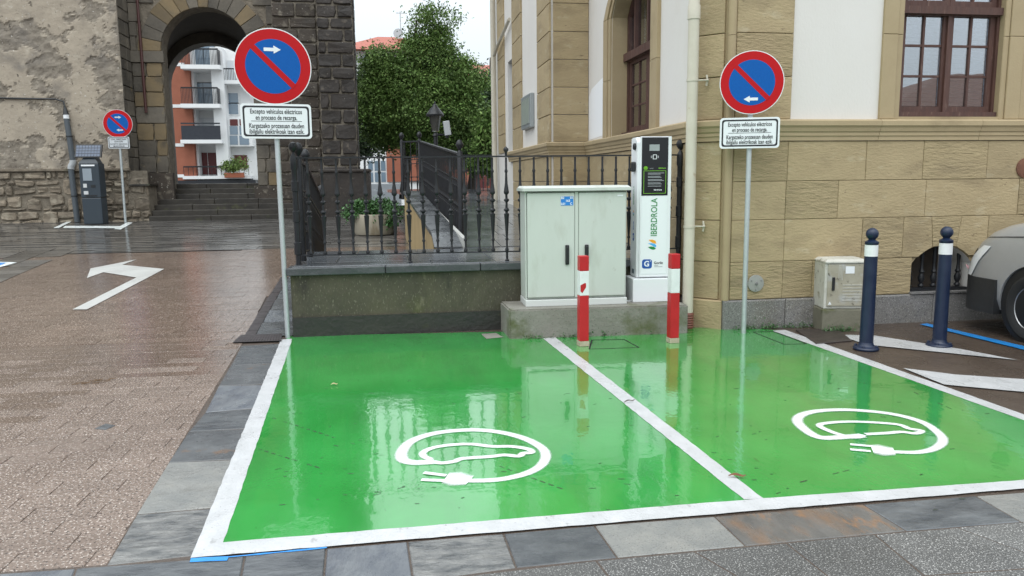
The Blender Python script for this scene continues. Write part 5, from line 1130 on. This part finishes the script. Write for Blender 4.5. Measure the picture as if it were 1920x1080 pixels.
def bollard(base, label):
    t = thing('bollard', label, 'bollard', base, 0, 'navy bollards')
    b = nb(); lathe(b, [(.105, 0), (.108, .012), (.10, .024), (.075, .03), (.062, .045), (.056, .07)], (0, 0, 0), 20); obj('flange', b, NAVY, t, world=False, smooth=40)
    for k in range(4): a = R(45 + 90 * k); b = nb(); lathe(b, [(.014, .018), (.014, .034), (.008, .042), (0, .043)], (.085 * math.cos(a), .085 * math.sin(a), 0), 6); obj('bolt', b, NAVY, t, world=False)
    b = nb(); lathe(b, [(.057, .06), (.055, .4), (.0535, .815)], (0, 0, 0), 24); obj('shaft', b, NAVY, t, world=False, smooth=40)
    b = nb(); lathe(b, [(.0542, .815), (.0542, .912)], (0, 0, 0), 24); obj('white_band', b, WHITE_BAND, t, world=False, smooth=40)
    b = nb(); lathe(b, [(.0535, .915), (.056, .918), (.056, .938), (.04, .948), (.028, .955), (.03, .962)] + [(.052 * math.sin(a), 1.005 - .052 * math.cos(a)) for a in [R(40 + 14 * i) for i in range(11)]] + [(0, 1.057)], (0, 0, 0), 24); obj('ball_cap', b, NAVY, t, world=False, smooth=50)
    return t
q1, q2 = gz(1630, 657), gz(1768, 651)
bollard((q1.x, q1.y + .05, .0), 'navy bollard with white band nearer the green bay'); bollard((q2.x, q2.y + .05, .0), 'navy bollard with white band nearer the silver van')

# small weathered utility cabinet on its block
uc = thing('utility_box', 'small weathered grey utility box on a stone block against the plinth', 'utility box', (4.3, 6.9, 0), R(-10))
obj('stone_block', bx(-.20, .235, -.115, .20, -.02, .215, bev=.012), mat('mossy_block', (.20, .19, .14), (.14, .135, .10), 4, .75, bump=.006, bscale=26, stain=[(4, (.09, .10, .035), .55, .68)]), uc, world=False)
obj('body', bx(-.19, .225, -.105, .18, .218, .665, bev=.008), GREYBOX, uc, world=False)
d_ = obj('door', bx(-.165, .215, -.118, -.103, .245, .655, bev=.006), mat('stained_box_door', (.40, .375, .30), (.29, .265, .20), 5, .65, bump=.001, bscale=50, stain=[(7, (.40, .40, .38), .56, .68), (18, (.09, .08, .06), .60, .70)]), uc, world=False)
b = nb(); prism(b, [(-.195, -.125, .667), (.23, -.125, .667), (.23, -.125, .68), (.20, -.09, .70), (-.165, -.09, .70), (-.195, -.125, .68)], (0, .30, 0)); obj('roof_cap', b, GREYBOX, uc, world=False)
obj('handle', bx(-.125, -.098, -.130, -.117, .40, .53, bev=.005), BLACKP, d_, world=False); obj('paper_notice', bx(.0, .085, -.1205, -.1185, .565, .635), SIGN_WHITE, d_, world=False)
b = nb()
for i in range(6): z = .30 + i * .030; box(b, -.02, .205, -.1215, -.117, z, z + .006)
for i in range(4): x = -.065 + i * .012; box(b, x, x + .004, -.1212, -.117, .50, .65)
obj('louvres', b, GREYBOX, d_, world=False)
b = nb(); prism(b, [(-.155, -.1195, .262), (-.120, -.1195, .262), (-.1375, -.1195, .292)], (0, .001, 0)); obj('warning_triangle', b, SIGN_WHITE, d_, world=False)

# ================================================================== VAN (nose to the wall, right edge)
van = thing('parked_van', 'silver grey van with black bumper parked nose to the wall', 'van', (6.35, 4.9, 0))
VX, VN, VW, VLn = 5.53, 6.93, 1.66, 4.1
LV = [(.24, .10, .05, .10), (.34, .03, .01, .28), (.52, .0, .0, .36), (.70, .02, .0, .40), (.84, .08, .01, .44), (.95, .20, .03, .46), (1.02, .36, .06, .46), (1.08, .62, .09, .44), (1.13, .95, .11, .40), (1.45, 1.32, .16, .30), (1.74, 1.70, .21, .25), (1.80, 1.95, .30, .25)]
b = nb(); rings = []
for z, sb_, ins, cr in LV:
    xa, xb, ya, yb = VX + ins, VX + VW - ins, VN - VLn + ins * .5, VN - sb_; P = []
    for cx, cy, a0, r_ in ((xb - cr, yb - cr, 0, cr), (xa + cr, yb - cr, 90, cr), (xa + .12, ya + .12, 180, .12), (xb - .12, ya + .12, 270, .12)):
        for i in range(9): a = R(a0 + 11.25 * i); P.append(b.verts.new((cx + r_ * math.cos(a), cy + r_ * math.sin(a), z)))
    rings.append(P)
for A, B in zip(rings, rings[1:]):
    for i in range(len(A)): j = (i + 1) % len(A); b.faces.new((A[i], A[j], B[j], B[i]))
b.faces.new(list(reversed(rings[0]))); b.faces.new(rings[-1]); bmesh.ops.recalc_face_normals(b, faces=b.faces[:])
body = obj('body', b, VAN_PAINT, van)
WY = [VN - 1.0, VN - 3.35]
for wy in WY:
    cb = nb(); lathe(cb, [(.365, -.2), (.365, .30)], (VX, wy, .33), 40, 'x'); cut = obj('cutter', cb, None); md = body.modifiers.new('b', 'BOOLEAN'); md.object = cut; md.solver = 'EXACT'
    me = bpy.data.meshes.new_from_object(body.evaluated_get(bpy.context.evaluated_depsgraph_get())); body.modifiers.clear(); body.data = me; bpy.data.objects.remove(cut)
me.polygons.foreach_set('use_smooth', [True] * len(me.polygons)); me.set_sharp_from_angle(angle=R(38))
# bumper wraps the nose corner below and the headlight sits above it
def nose(z0, z1, out, y_back, m, nm, a0=90, a1=180, side=True, cr=.40, nseg=14):
    b = nb(); lo, hi = [], []; cx, cy = VX + cr, VN - cr; pts = [(VX + VW - cr, VN + out)] if a0 == 90 else []
    pts += [(cx + (cr + out) * math.cos(R(a0 + (a1 - a0) * i / nseg)), cy + (cr + out) * math.sin(R(a0 + (a1 - a0) * i / nseg))) for i in range(nseg + 1)]
    if side: pts += [(VX - out, y_back)]
    inn = [(VX + VW - cr, VN - .10)] if a0 == 90 else []
    inn += [(cx + (cr - .08) * math.cos(R(a0 + (a1 - a0) * i / nseg)), cy + (cr - .08) * math.sin(R(a0 + (a1 - a0) * i / nseg))) for i in range(nseg + 1)]
    if side: inn += [(VX + .08, y_back)]
    n = len(pts); V = [[b.verts.new((x, y, z)) for x, y in Q] for Q in (pts, inn) for z in (z0, z1)]
    for i in range(n - 1):
        for p, q in ((V[0], V[1]), (V[1], V[3]), (V[3], V[2]), (V[2], V[0])): b.faces.new((p[i], p[i + 1], q[i + 1], q[i]))
    b.faces.new((V[0][0], V[1][0], V[3][0], V[2][0])); b.faces.new((V[0][-1], V[2][-1], V[3][-1], V[1][-1])); return obj(nm, b, m, van, smooth=40)
BUMP = mat('dark_bumper_plastic', (.022, .023, .024), (.03, .031, .032), 10, .5)
nose(.20, .522, .022, VN - .60, BUMP, 'bumper')
def nose_pt(z, ang, out):
    zz2 = [q[0] for q in LV]; f = lambda k: float(np.interp(z, zz2, [q[k] for q in LV])); sb_, ins, cr = f(1), f(2), f(3)
    return Vector((VX + ins + cr + (cr + out) * math.cos(R(ang)), VN - sb_ - cr + (cr + out) * math.sin(R(ang)), z))
def nose_patch(nm, m, zs_, a_lo, a_hi, out, th=.03, na=6):
    b = nb(); g = [[b.verts.new(nose_pt(z, l_ + (h_2 - l_) * i / na, out)) for i in range(na + 1)] for z, l_, h_2 in zip(zs_, a_lo, a_hi)]
    for A_, B_ in zip(g, g[1:]):
        for i in range(na): b.faces.new((A_[i], A_[i + 1], B_[i + 1], B_[i]))
    return obj(nm, b, m, van, smooth=40)
zs5 = [.53, .60, .67, .73, .78, .83]
nose_patch('headlight', LAMPW, zs5, [137, 141, 145, 150, 156, 163], [164, 168, 171, 174, 176, 177], .010)
nose_patch('grille_corner', BLACKP, zs5[:5], [60, 60, 60, 60, 60], [136, 140, 144, 148, 152], .007)
b = nb(); tube(b, [nose_pt(.885 + .004 * k_, 120 + 6 * k_, .001) for k_ in range(11)] + [Vector((VX + .02, VN - .9 - .1 * k_, .945)) for k_ in range(5)], .004, 5); obj('bonnet_seam', b, BLACKP, van)
tyre_me = rim_me = None
for wy in WY:
    b = nb(); lathe(b, [(.19, .02), (.20, -.005), (.24, -.03), (.275, -.032), (.300, -.015), (.312, .03), (.312, .15), (.19, .17)], (VX + .03, wy, .312), 40, 'x'); tyre = obj('tyre', b, TYRE, van, smooth=35)
    b = nb(); lathe(b, [(.205, -.004), (.198, -.016), (.19, -.006), (.178, .03), (.16, .035), (.14, .012), (.09, .004), (.06, -.012), (.035, -.02), (0, -.022)], (VX + .03, wy, .312), 36, 'x'); rm = obj('rim', b, RIMM, tyre, smooth=40)
    b = nb()
    for k in range(10): a = 2 * math.pi * k / 10; lathe(b, [(.018, -.0), (.018, .012)], (VX + .036, wy + .15 * math.cos(a), .312 + .15 * math.sin(a)), 8, 'x')
    obj('rim_holes', b, BLACKP, rm)
    obj('wheel_well', (lambda b: lathe(b, [(.362, .28), (.362, .02)], (VX, wy, .33), 32, 'x'))(nb()), BLACKP, van)
obj('side_window', bx(VX + .135, VX + .16, VN - 2.5, VN - 1.5, 1.17, 1.55), APT_GLASS, van); b = nb(); box(b, VX - .12, VX + .08, VN - 1.62, VN - 1.50, 1.12, 1.32, bev=.03); obj('door_mirror', b, BLACKP, van)
obj('windscreen', (lambda b: prism(b, [(VX + .28, VN - 1.0, 1.17), (VX + VW - .28, VN - 1.0, 1.17), (VX + VW - .36, VN - 1.60, 1.66), (VX + .36, VN - 1.60, 1.66)], (0, .03, .03)))(nb()), BLACKGL, van)
obj('door_seam', bx(VX - .0015, VX + .02, VN - 1.46, VN - 1.45, .3, 1.1), BLACKP, van); obj('sill_strip', bx(VX - .012, VX + .02, VN - 2.9, VN - 1.42, .27, .40, bev=.005), BUMP, van)
tp = gy(1822, 506, 6.85); b = nb(); ribp = [tp + Vector((.04, 0, .01)), tp + Vector((0, .0, -.005)), tp + Vector((-.035, 0, .01)), tp + Vector((-.06, 0, .03))]
for i in range(3): prism(b, [ribp[i], ribp[i + 1], ribp[i + 1] + Vector((0, .01, .03)), ribp[i] + Vector((0, .01, .035))], (0, .002, 0))
tag(obj('barrier_tape', b, mat('red_white_tape', (.70, .05, .06), (.75, .76, .78), 26, .4)), 'scrap of red and white tape at the front of the van', 'tape')

# ================================================================== BACKGROUND BUILDINGS
# --- apartment block seen through the arch
AY = 58.0
apt = thing('apartment_block', 'white apartment block with orange brick strip and balconies through the arch', 'building', (-20, AY, 0))
A = lambda px, py, Y=AY: gy(px, py, Y)
def abox(px0, px1, py0, py1, y0, y1, m, nm, par=apt):
    p, q = A(px0, py1, AY), A(px1, py0, AY); return obj(nm, bx(p.x, q.x, y0, y1, p.z, q.z), m, par)
p0, p1 = A(290, 345), A(540, -10)
obj('main_wall', bx(p0.x - 6, p1.x, AY + 1.4, AY + 9, -.3, p1.z), APT_WHITE, apt)
abox(300, 345, -20, 352, AY - .05, AY + 1.6, APT_BRICK, 'brick_strip')
abox(345, 349, -20, 350, AY + .4, AY + 1.5, APT_WHITE, 'side_wall')
for yy in (118, 196, 269, 327): abox(318, 345.5, yy, yy + 6, AY - .09, AY + .1, APT_WHITE, 'floor_band')
fl = [(125, 132, 'bars'), (197, 204, 'bars'), (263, 270, 'cloth'), (329, 336, 'low')]
for i, (ya, yb, kd) in enumerate(fl):
    xe = 417 if i < 2 else (421 if i == 2 else 470)
    s = abox(345, xe, ya, yb, AY - .9 if i < 3 else AY - .3, AY + 1.5, APT_WHITE, 'balcony_slab')
    b = nb(); top = A(345, ya - (30 if i < 3 else 16)).z; bot = A(345, ya).z; xL, xR = A(347, ya).x, A(xe - 2, ya).x; yf = AY - .85 if i < 3 else AY - .25
    bar(b, (xL, yf, top), (xR, yf, top), .08, .10)
    if kd == 'cloth': box(b, xL, xR, yf, yf + .05, bot, top - .15)
    else:
        nbar = 26 if kd == 'bars' else 14
        for k in range(nbar + 1): x = xL + (xR - xL) * k / nbar; bar(b, (x, yf, bot), (x, yf, top), .03, .03, (0, 1, 0))
        if kd == 'bars': box(b, xR - .05, xR, yf, AY + .3, bot, top)
    obj('balcony_railing', b, CANVAS if kd == 'cloth' else IRON, s)
    ht = A(360, ya - 46).z if i < 3 else A(360, 282).z
    if i < 3:
        wn = abox(352, 394, ya - 47, ya - 1, AY + 1.34, AY + 1.42, APT_WHITE if i == 2 else mat('dark_window_frame', (.10, .11, .12), None, 5, .5), 'window')
        for k in range(2): q = A(353 + k * 21, ya - 2); r_ = A(372 + k * 21, ya - 45); obj('pane', bx(q.x, r_.x, AY + 1.31, AY + 1.335, q.z, r_.z), APT_GLASS if i < 2 else SIGN_SMALL, wn)
    else:
        wn = abox(357, 402, 283, 328, AY + 1.30, AY + 1.42, APT_WHITE, 'window')
        for a_, c_ in ((360, 380), (384, 400)): q = A(a_, 327); r_ = A(c_, 285); obj('shutter', bx(q.x, r_.x, AY + 1.26, AY + 1.30, q.z, r_.z), MAROON, wn)
for px in (409,): abox(px, px + 8, 90, 330, AY - .2, AY + 1.4, APT_WHITE, 'pillar')
# right wing
abox(416, 520, -20, 352, AY + 1.0, AY + 1.45, APT_WHITE, 'right_wing')
s = abox(414, 500, 151, 157, AY - .1, AY + 1.1, APT_WHITE, 'balcony_slab'); b = nb(); xL, xR, top, bot = A(415, 150).x, A(500, 150).x, A(430, 129).z, A(430, 151).z; bar(b, (xL, AY - .05, top), (xR, AY - .05, top), .08, .08)
for k in range(30): x = xL + (xR - xL) * k / 29; bar(b, (x, AY - .05, bot), (x, AY - .05, top), .03, .03, (0, 1, 0))
obj('balcony_railing', b, IRON, s)
for (a_, c_, ya, yb, m) in ((423, 442, 110, 148, MAT if False else MATS['weathered_sign_white']), (424, 441, 172, 190, APT_GLASS), (424, 441, 192, 212, APT_GLASS)):
    wn = abox(a_ - 2, c_ + 2, ya - 2, yb + 2, AY + .93, AY + 1.02, APT_WHITE, 'window'); q = A(a_, yb); r_ = A(c_, ya); obj('pane', bx(q.x, r_.x, AY + .90, AY + .925, q.z, r_.z), m, wn)
wn = abox(417, 470, 222, 274, AY + .3, AY + 1.0, APT_WHITE, 'bay_window')
for a_, c_ in ((418, 425), (430, 444), (448, 465)):
    for ya, yb, m in ((223, 235, MAROON), (236, 252, APT_GLASS), (254, 271, APT_GLASS)): q = A(a_, yb); r_ = A(c_, ya); obj('pane', bx(q.x, r_.x, AY + .26, AY + .295, q.z, r_.z), m, wn)
wn = abox(436, 458, 290, 316, AY + .9, AY + 1.0, MAROON, 'shutter'); abox(318, 480, 337, 352, AY - .2, AY + 1.2, mat('shop_front_dark', (.02, .022, .028), None, 5, .4), 'shop_front')
bx_ = A(445, 324); fb = thing('flower_box', 'terracotta flower box with bushy plant on the low balcony', 'flower box', (bx_.x, AY - .45, bx_.z)); obj('trough', bx(bx_.x - .75, bx_.x + .55, AY - .75, AY - .30, bx_.z - .35, bx_.z, bev=.03), mat('terracotta', (.33, .10, .05), None, 5, .7), fb)
pts, _ = blob_points([(bx_.x, AY - .5, bx_.z + .45, .9, .4, .6)], 40, 26, .35, .1); obj('foliage', leaf_mesh('foliage', pts, .5, .09), LEAF_A2, fb)
# --- long house with red roof behind the trees
HY = 46.0; h_ = thing('roofed_house', 'white and brick house with red tiled roof behind the trees', 'building', (2, HY, 0))
xl, xr = gy(640, 100, HY).x, gy(815, 100, HY).x; ez = gy(700, 96, HY).z
obj('wall', bx(xl, xr, HY, HY + 9, -.3, ez), APT_WHITE, h_)
b = nb(); vb = [(xl - .5, HY - .7, ez), (xr + .5, HY - .7, ez), (xr + .5, HY + 9.7, ez), (xl - .5, HY + 9.7, ez)]; rz = gy(700, 66, HY + 4).z
vt = [(xl + 2, HY + 4.5, rz), (xr - 2, HY + 4.5, rz)]; V = [b.verts.new(p) for p in vb + vt]
for q in ((0, 1, 5, 4), (1, 2, 5), (2, 3, 4, 5), (3, 0, 4), (3, 2, 1, 0)): b.faces.new([V[i] for i in q])
rf = obj('roof', b, ROOFTILE, h_)
cx = gy(757, 75, HY + 3); obj('chimney', bx(cx.x - .35, cx.x + .35, HY + 2.6, HY + 3.3, ez, cx.z), mat('red_brick_chimney', (.30, .09, .06), None, 5, .8), rf)
b = nb(); tz = gy(751, 22, HY + 3).z; ax = gy(751, 50, HY + 2.9).x; tube(b, [(ax, HY + 2.9, ez), (ax, HY + 2.9, tz)], .03, 6); bar(b, (ax - .25, HY + 2.9, tz - .1), (ax + .3, HY + 2.9, tz - .1), .04); lathe(b, [(.30, -.02), (.26, .06), (0, .08)], (ax - .15, HY + 2.7, gy(748, 63, HY + 2.7).z), 16, 'y'); tag(obj('antenna', b, SIGN_GREY), 'thin aerial mast with dish on the red roof', 'antenna')
for (a_, c_, ya, yb) in ((680, 700, 103, 126), (690, 724, 300, 343)):
    q, r_ = gy(a_, yb, HY), gy(c_, ya, HY); wn = obj('window', bx(q.x - .1, r_.x + .1, HY - .06, HY + .02, q.z - .1, r_.z + .1), APT_WHITE, h_)
    w3 = (r_.x - q.x) / 3
    for k in range(3):
        for j in range(2): z0, z1 = q.z + (r_.z - q.z) * j / 2, q.z + (r_.z - q.z) * (j + 1) / 2; obj('pane', bx(q.x + w3 * k + .05, q.x + w3 * (k + 1) - .05, HY - .10, HY - .07, z0 + .05, z1 - .05), APT_GLASS, wn)
q, r_ = gy(726, 341, HY), gy(760, 240, HY); obj('brick_panel', bx(q.x, r_.x + 1, HY - .12, HY, q.z, r_.z + 2), APT_BRICK, h_)
h2 = thing('low_house', 'lower brick house with red roof beside the cream building', 'building', (8, HY, 0)); q, r_ = gy(822, 372, HY), gy(1000, 150, HY); obj('wall', bx(q.x, r_.x, HY - .1, HY + 8, -.3, r_.z), APT_BRICK, h2)
b = nb(); rz2 = gy(900, 122, HY + 4).z; V = [b.verts.new(p) for p in [(q.x - .2, HY - .7, r_.z), (r_.x, HY - .7, r_.z), (r_.x, HY + 8.5, r_.z), (q.x - .2, HY + 8.5, r_.z), (q.x + 1.5, HY + 4, rz2), (r_.x - 1.5, HY + 4, rz2)]]
for f_ in ((0, 1, 5, 4), (1, 2, 5), (2, 3, 4, 5), (3, 0, 4), (3, 2, 1, 0)): b.faces.new([V[k_] for k_ in f_])
obj('roof', b, ROOFTILE, h2)
for a_, c_ in ((893, 910), (918, 930)): q, r_ = gy(a_, 372, HY), gy(c_, 322, HY); obj('door', bx(q.x, r_.x, HY - .2, HY - .13, q.z, r_.z), MAROON, h2)
q, r_ = gy(690, 372, HY - 6), gy(722, 345, HY - 6); b = nb(); tag(obj('garage', bx(q.x, r_.x + .8, HY - 6, HY - 3, -.2, r_.z), mat('grey_shed', (.25, .27, .29), None, 5, .6)), 'low grey shed below the white window behind the planter', 'shed')
# house across the street, behind the camera (seen only as a reflection in the panes)
oh = thing('opposite_house', 'house with brown hipped roof reflected in the window panes', 'building', (28, -17, 0)); obj('wall', bx(20, 37, -25, -15, -.3, 3.9), PLASTER, oh)
b = nb(); V = [b.verts.new(p) for p in [(19, -26, 3.9), (38, -26, 3.9), (38, -14, 3.9), (19, -14, 3.9), (26.5, -20, 6.3), (31, -20, 6.3)]]
for q in ((0, 1, 5, 4), (1, 2, 5), (2, 3, 4, 5), (3, 0, 4), (3, 2, 1, 0)): b.faces.new([V[i] for i in q])
obj('roof', b, mat('brown_clay_roof', (.16, .085, .06), (.11, .06, .045), 3, .8, bump=.03, bscale=8), oh)
for k in range(5): obj('window', bx(21.2 + k * 3, 22.3 + k * 3, -15.02, -14.95, 1.2, 2.8), WOOD, oh)

# ================================================================== TREES, PLANTS
def tree(name, label, foot, ells, n_cl, per, cr, size, m, tr=.16, limbs=9, m2=None, shell=.5):
    foot = Vector(foot); t = thing(name, label, 'tree', foot); c = np.mean([e[:3] for e in ells], axis=0); top = max(e[2] + e[5] * .6 for e in ells)
    b = nb(); mid = Vector((foot.x + (c[0] - foot.x) * .3, foot.y, foot.z + (top - foot.z) * .38)); tube(b, [foot, foot.lerp(mid, .5) + Vector((.04, 0, 0)), mid, Vector((c[0], c[1], top))], [tr * 1.25, tr, tr * .75, .03], 9); tk = obj('trunk', b, BARK, t, smooth=60)
    if len(ells) > 2:
        ex = []
        for e in ells:
            for _k in range(6):
                d_ = rng.normal(size=3); d_ /= np.linalg.norm(d_); f_ = rng.uniform(.22, .42); ex.append(tuple(np.array(e[:3]) + d_ * np.array(e[3:6]) * rng.uniform(.75, 1.02)) + tuple(np.array(e[3:6]) * f_))
        ells = [tuple(e[:3]) + tuple(np.array(e[3:6]) * .86) for e in ells] + ex
    pts, cc = blob_points(ells, n_cl, per, cr, shell)
    for k in range(limbs):
        q = Vector(cc[rng.integers(len(cc))]); s = mid.lerp(Vector((c[0], c[1], top)), random.uniform(0, .6)); b = nb(); tube(b, [s, s.lerp(q, .5) + Vector((0, 0, .15)), q], [tr * .4, tr * .22, .015], 6); obj('limb', b, BARK, tk, smooth=60)
    if m2 is not None:
        sel = rng.random(len(pts)) < .3; obj('crown', leaf_mesh('crown', pts[~sel], .5, size), m, t); obj('crown_yellow_green', leaf_mesh('crown', pts[sel], .5, size), m2, t)  # random share of leaves in the second leaf colour
    else: obj('crown', leaf_mesh('crown', pts, .5, size), m, t)
    return t
def ell(px, py, rx, ry, Y, depth=1.0):
    c = gy(px, py, Y); s = (Y / math.cos(YAW)) / FPX; return (c.x, c.y, c.z, rx * s, min(rx, ry) * s * depth, ry * s)
TY = 25.0; ft = gy(757, 372, TY); ft.z = .9
tree('broadleaf_tree', 'big leafy green tree with tall pointed top behind the railing', ft, [ell(806, 66, 40, 44, TY), ell(800, 115, 70, 48, TY), ell(716, 132, 38, 48, TY), ell(722, 195, 54, 66, TY), ell(795, 180, 78, 72, TY), ell(862, 175, 46, 76, TY), ell(722, 255, 46, 36, TY), ell(790, 248, 66, 44, TY), ell(850, 240, 42, 50, TY)], 1150, 130, .40, .045, LEAF_A, .13, 14, LEAF_A2, .30)
f2 = gy(884, 372, 28); f2.z = 1.1
tree('evergreen_tree', 'dark evergreen tree between the big tree and the cream building', f2, [ell(905, 190, 36, 56, 28), ell(900, 260, 46, 60, 28), ell(925, 220, 26, 70, 28), ell(870, 280, 40, 36, 28)], 520, 40, .4, .07, LEAF_B, .14, 8)
f3 = gy(925, 350, 23); f3.z = 1.0
tree('leafy_shrub', 'lighter leafy shrub against the far corner of the cream building', f3, [ell(915, 270, 26, 40, 23), ell(922, 225, 16, 30, 23), ell(905, 305, 26, 24, 23)], 160, 30, .3, .07, LEAF_A, .04, 4, LEAF_A2)
f4 = gy(655, 372, 30); f4.z = .8
tree('evergreen_tree', 'dark evergreen tree in the gap beside the church buttress', f4, [ell(690, 230, 34, 66, 30), ell(700, 160, 30, 40, 30)], 300, 36, .4, .075, LEAF_B, .14, 5)
f5 = gy(912, 160, 36); tree('sparse_tree', 'sparse thin-branched treetop against the sky by the cream building', (f5.x, 36, 1.2), [ell(914, 118, 16, 16, 36), ell(925, 140, 14, 16, 36)], 16, 12, .35, .06, LEAF_B, .06, 10)
# round concrete planter with trailing plants
pc = gy(703, 431, 16.3); zpl = zp(16.3)
pl = thing('round_planter', 'round stained cream planter with green plants behind the railing', 'planter', (pc.x, pc.y, zpl))
b = nb(); lathe(b, [(.40, 0), (.43, .06), (.47, .40), (.46, .42), (.42, .42), (.41, .36)], (pc.x, pc.y, zpl), 32); obj('bowl', b, PLANTERM, pl, smooth=40); b = nb(); lathe(b, [(.41, .36), (0, .38)], (pc.x, pc.y, zpl), 24); obj('soil', b, SOIL, pl)
pts, _ = blob_points([(pc.x, pc.y, zpl + .52, .46, .42, .20), (pc.x + .32, pc.y - .3, zpl + .38, .22, .15, .20), (pc.x - .34, pc.y - .2, zpl + .46, .24, .18, .16)], 190, 34, .13, .2); obj('plants', leaf_mesh('plants', pts, .6, .036), LEAF_C, pl)
# small bush between charger and pipe, weeds along the wall foot
c = gy(1284, 447, 7.95); sb2 = thing('small_bush', 'small green bush on the terrace corner between charger and downpipe', 'bush', (c.x, c.y, TZ)); b = nb()
for k in range(6): tube(b, [(c.x, c.y, TZ), (c.x + random.uniform(-.1, .08), c.y + random.uniform(-.05, .05), TZ + random.uniform(.15, .3))], .004, 5)
obj('stems', b, BARK, sb2); pts, _ = blob_points([(c.x - .02, c.y, TZ + .17, .11, .08, .17)], 46, 22, .05, .1); obj('foliage', leaf_mesh('foliage', pts, .5, .016), LEAF_C, sb2)
wp = []
for k in range(90):
    u_ = random.random()
    if u_ < .4: p = (random.uniform(1.1, 2.6), 7.03 - (random.random() * .03), 0)
    elif u_ < .75: p = (random.uniform(3.2, 4.1), 7.05, 0)
    else: p = (random.uniform(4.05, 4.5), 6.78, 0)
    wp.append(np.array(p) + np.abs(rng.normal(size=(16, 3))) * np.array([.05, .012, .025]) * np.array([1, -1, 1]))
o = obj('wall_foot_weeds', leaf_mesh('weeds', np.concatenate(wp), .6, .010), LEAF_C); tag(o, 'tiny weeds and moss along the foot of walls', 'weeds', kind='stuff')
# lamp post with lantern, and floodlight box on an arm
lp_ = gy(817, 270, 17.5); lz = lp_.z; lamp = thing('street_lamp', 'black lantern street lamp in front of the big tree', 'street lamp', (lp_.x, 17.5, 1.0))
zt = gy(816, 203, 17.5).z
b = nb(); lathe(b, [(.09, 1.0), (.09, 1.3), (.055, 1.35), (.045, zt - .62), (.07, zt - .6), (.03, zt - .52)], (lp_.x, 17.5, 0), 12); obj('post', b, IRON, lamp, smooth=40)
b = nb(); lathe(b, [(.075, zt - .50), (.135, zt - .16)], (lp_.x, 17.5, 0), 8); obj('glass_cage', b, mat('lantern_glass', (.05, .05, .045), None, 5, .1), lamp)
b = nb(); lathe(b, [(.19, zt - .17), (.20, zt - .14), (.12, zt - .03), (.06, zt + .04), (.05, zt + .07), (.02, zt + .09), (.02, zt + .13), (0, zt + .15)], (lp_.x, 17.5, 0), 16); obj('hood', b, IRON, lamp, smooth=40)
b = nb(); bar(b, (lp_.x, 17.5, gy(816, 252, 17.5).z), (gy(838, 252, 17.5).x, 17.5, gy(838, 252, 17.5).z), .03); obj('arm', b, IRON, lamp)
c = gy(838, 241, 17.4); fl_ = thing('floodlight', 'pale grey box floodlight fixed to the street lamp', 'floodlight', (c.x, 17.4, c.z)); b = nb(); box(b, c.x - .07, c.x + .07, 17.3, 17.45, c.z - .15, c.z + .16, bev=.012); bmesh.ops.rotate(b, verts=b.verts[:], cent=c, matrix=Matrix.Rotation(R(-8), 3, 'Y')); obj('housing', b, mat('floodlight_grey', (.45, .48, .50), None, 5, .4), fl_); obj('bracket', bx(c.x - .03, c.x + .03, 17.38, 17.5, c.z - .2, c.z - .14), IRON, fl_)

# ================================================================== small litter
def leaf_litter(px, py, L, m, label, rot=0, z=.011, w_=.3):
    p = gz(px, py); b = nb(); n = 7; T, B = [], []
    for i in range(n):
        t = i / (n - 1); w2 = math.sin(math.pi * min(.97, max(.03, t))) * L * w_ / 2; x = (t - .5) * L; zc = z + .010 * abs(math.sin(t * 4)) 
        cs, sn = math.cos(rot), math.sin(rot); T.append(b.verts.new((p.x + x * cs - w2 * sn, p.y + x * sn + w2 * cs, zc + .004))); B.append(b.verts.new((p.x + x * cs + w2 * sn, p.y + x * sn - w2 * cs, zc)))
    for i in range(n - 1): b.faces.new((T[i], T[i + 1], B[i + 1], B[i]))
    return tag(obj('dead_leaf', b, m), label, 'leaf', 'fallen leaves')
leaf_litter(1382, 897, .085, DRYLEAF, 'curled brown dead leaf on the dividing line near the front', -.3)
leaf_litter(1180, 756, .09, mat('dark_twig', (.05, .035, .025), None, 5, .5), 'dark dead twig across the dividing line halfway back', .35, w_=.14)
leaf_litter(627, 724, .05, mat('pale_leaf', (.42, .30, .17), None, 5, .5), 'tiny pale leaf on the green paint of the left bay', .1)
leaf_litter(1450, 647, .05, LEAF_C, 'small green leaf by the painted manhole of the right bay', .4)
p = gz(172, 717); b = nb()
for k in range(14): a = random.uniform(-.5, .5); s = Vector((p.x + random.uniform(-.16, .12), p.y + random.uniform(-.07, .07), .006)); tube(b, [s, s + Vector((.06 * math.cos(a), .06 * math.sin(a), .008))], .0025, 4)
tag(obj('conifer_twig', b, mat('withered_twig', (.13, .075, .035), None, 5, .7)), 'withered brown conifer twig lying on the pavers', 'twig')
b = nb(); slab(b, [(q.x, q.y, .003) for q in [gz(178, 804), gz(198, 806), gz(216, 798), gz(198, 795)]], .004, .0008); tag(obj('dark_patch', b, SLATES[0]), 'small dark scrap lying flat on the pavers', 'scrap')
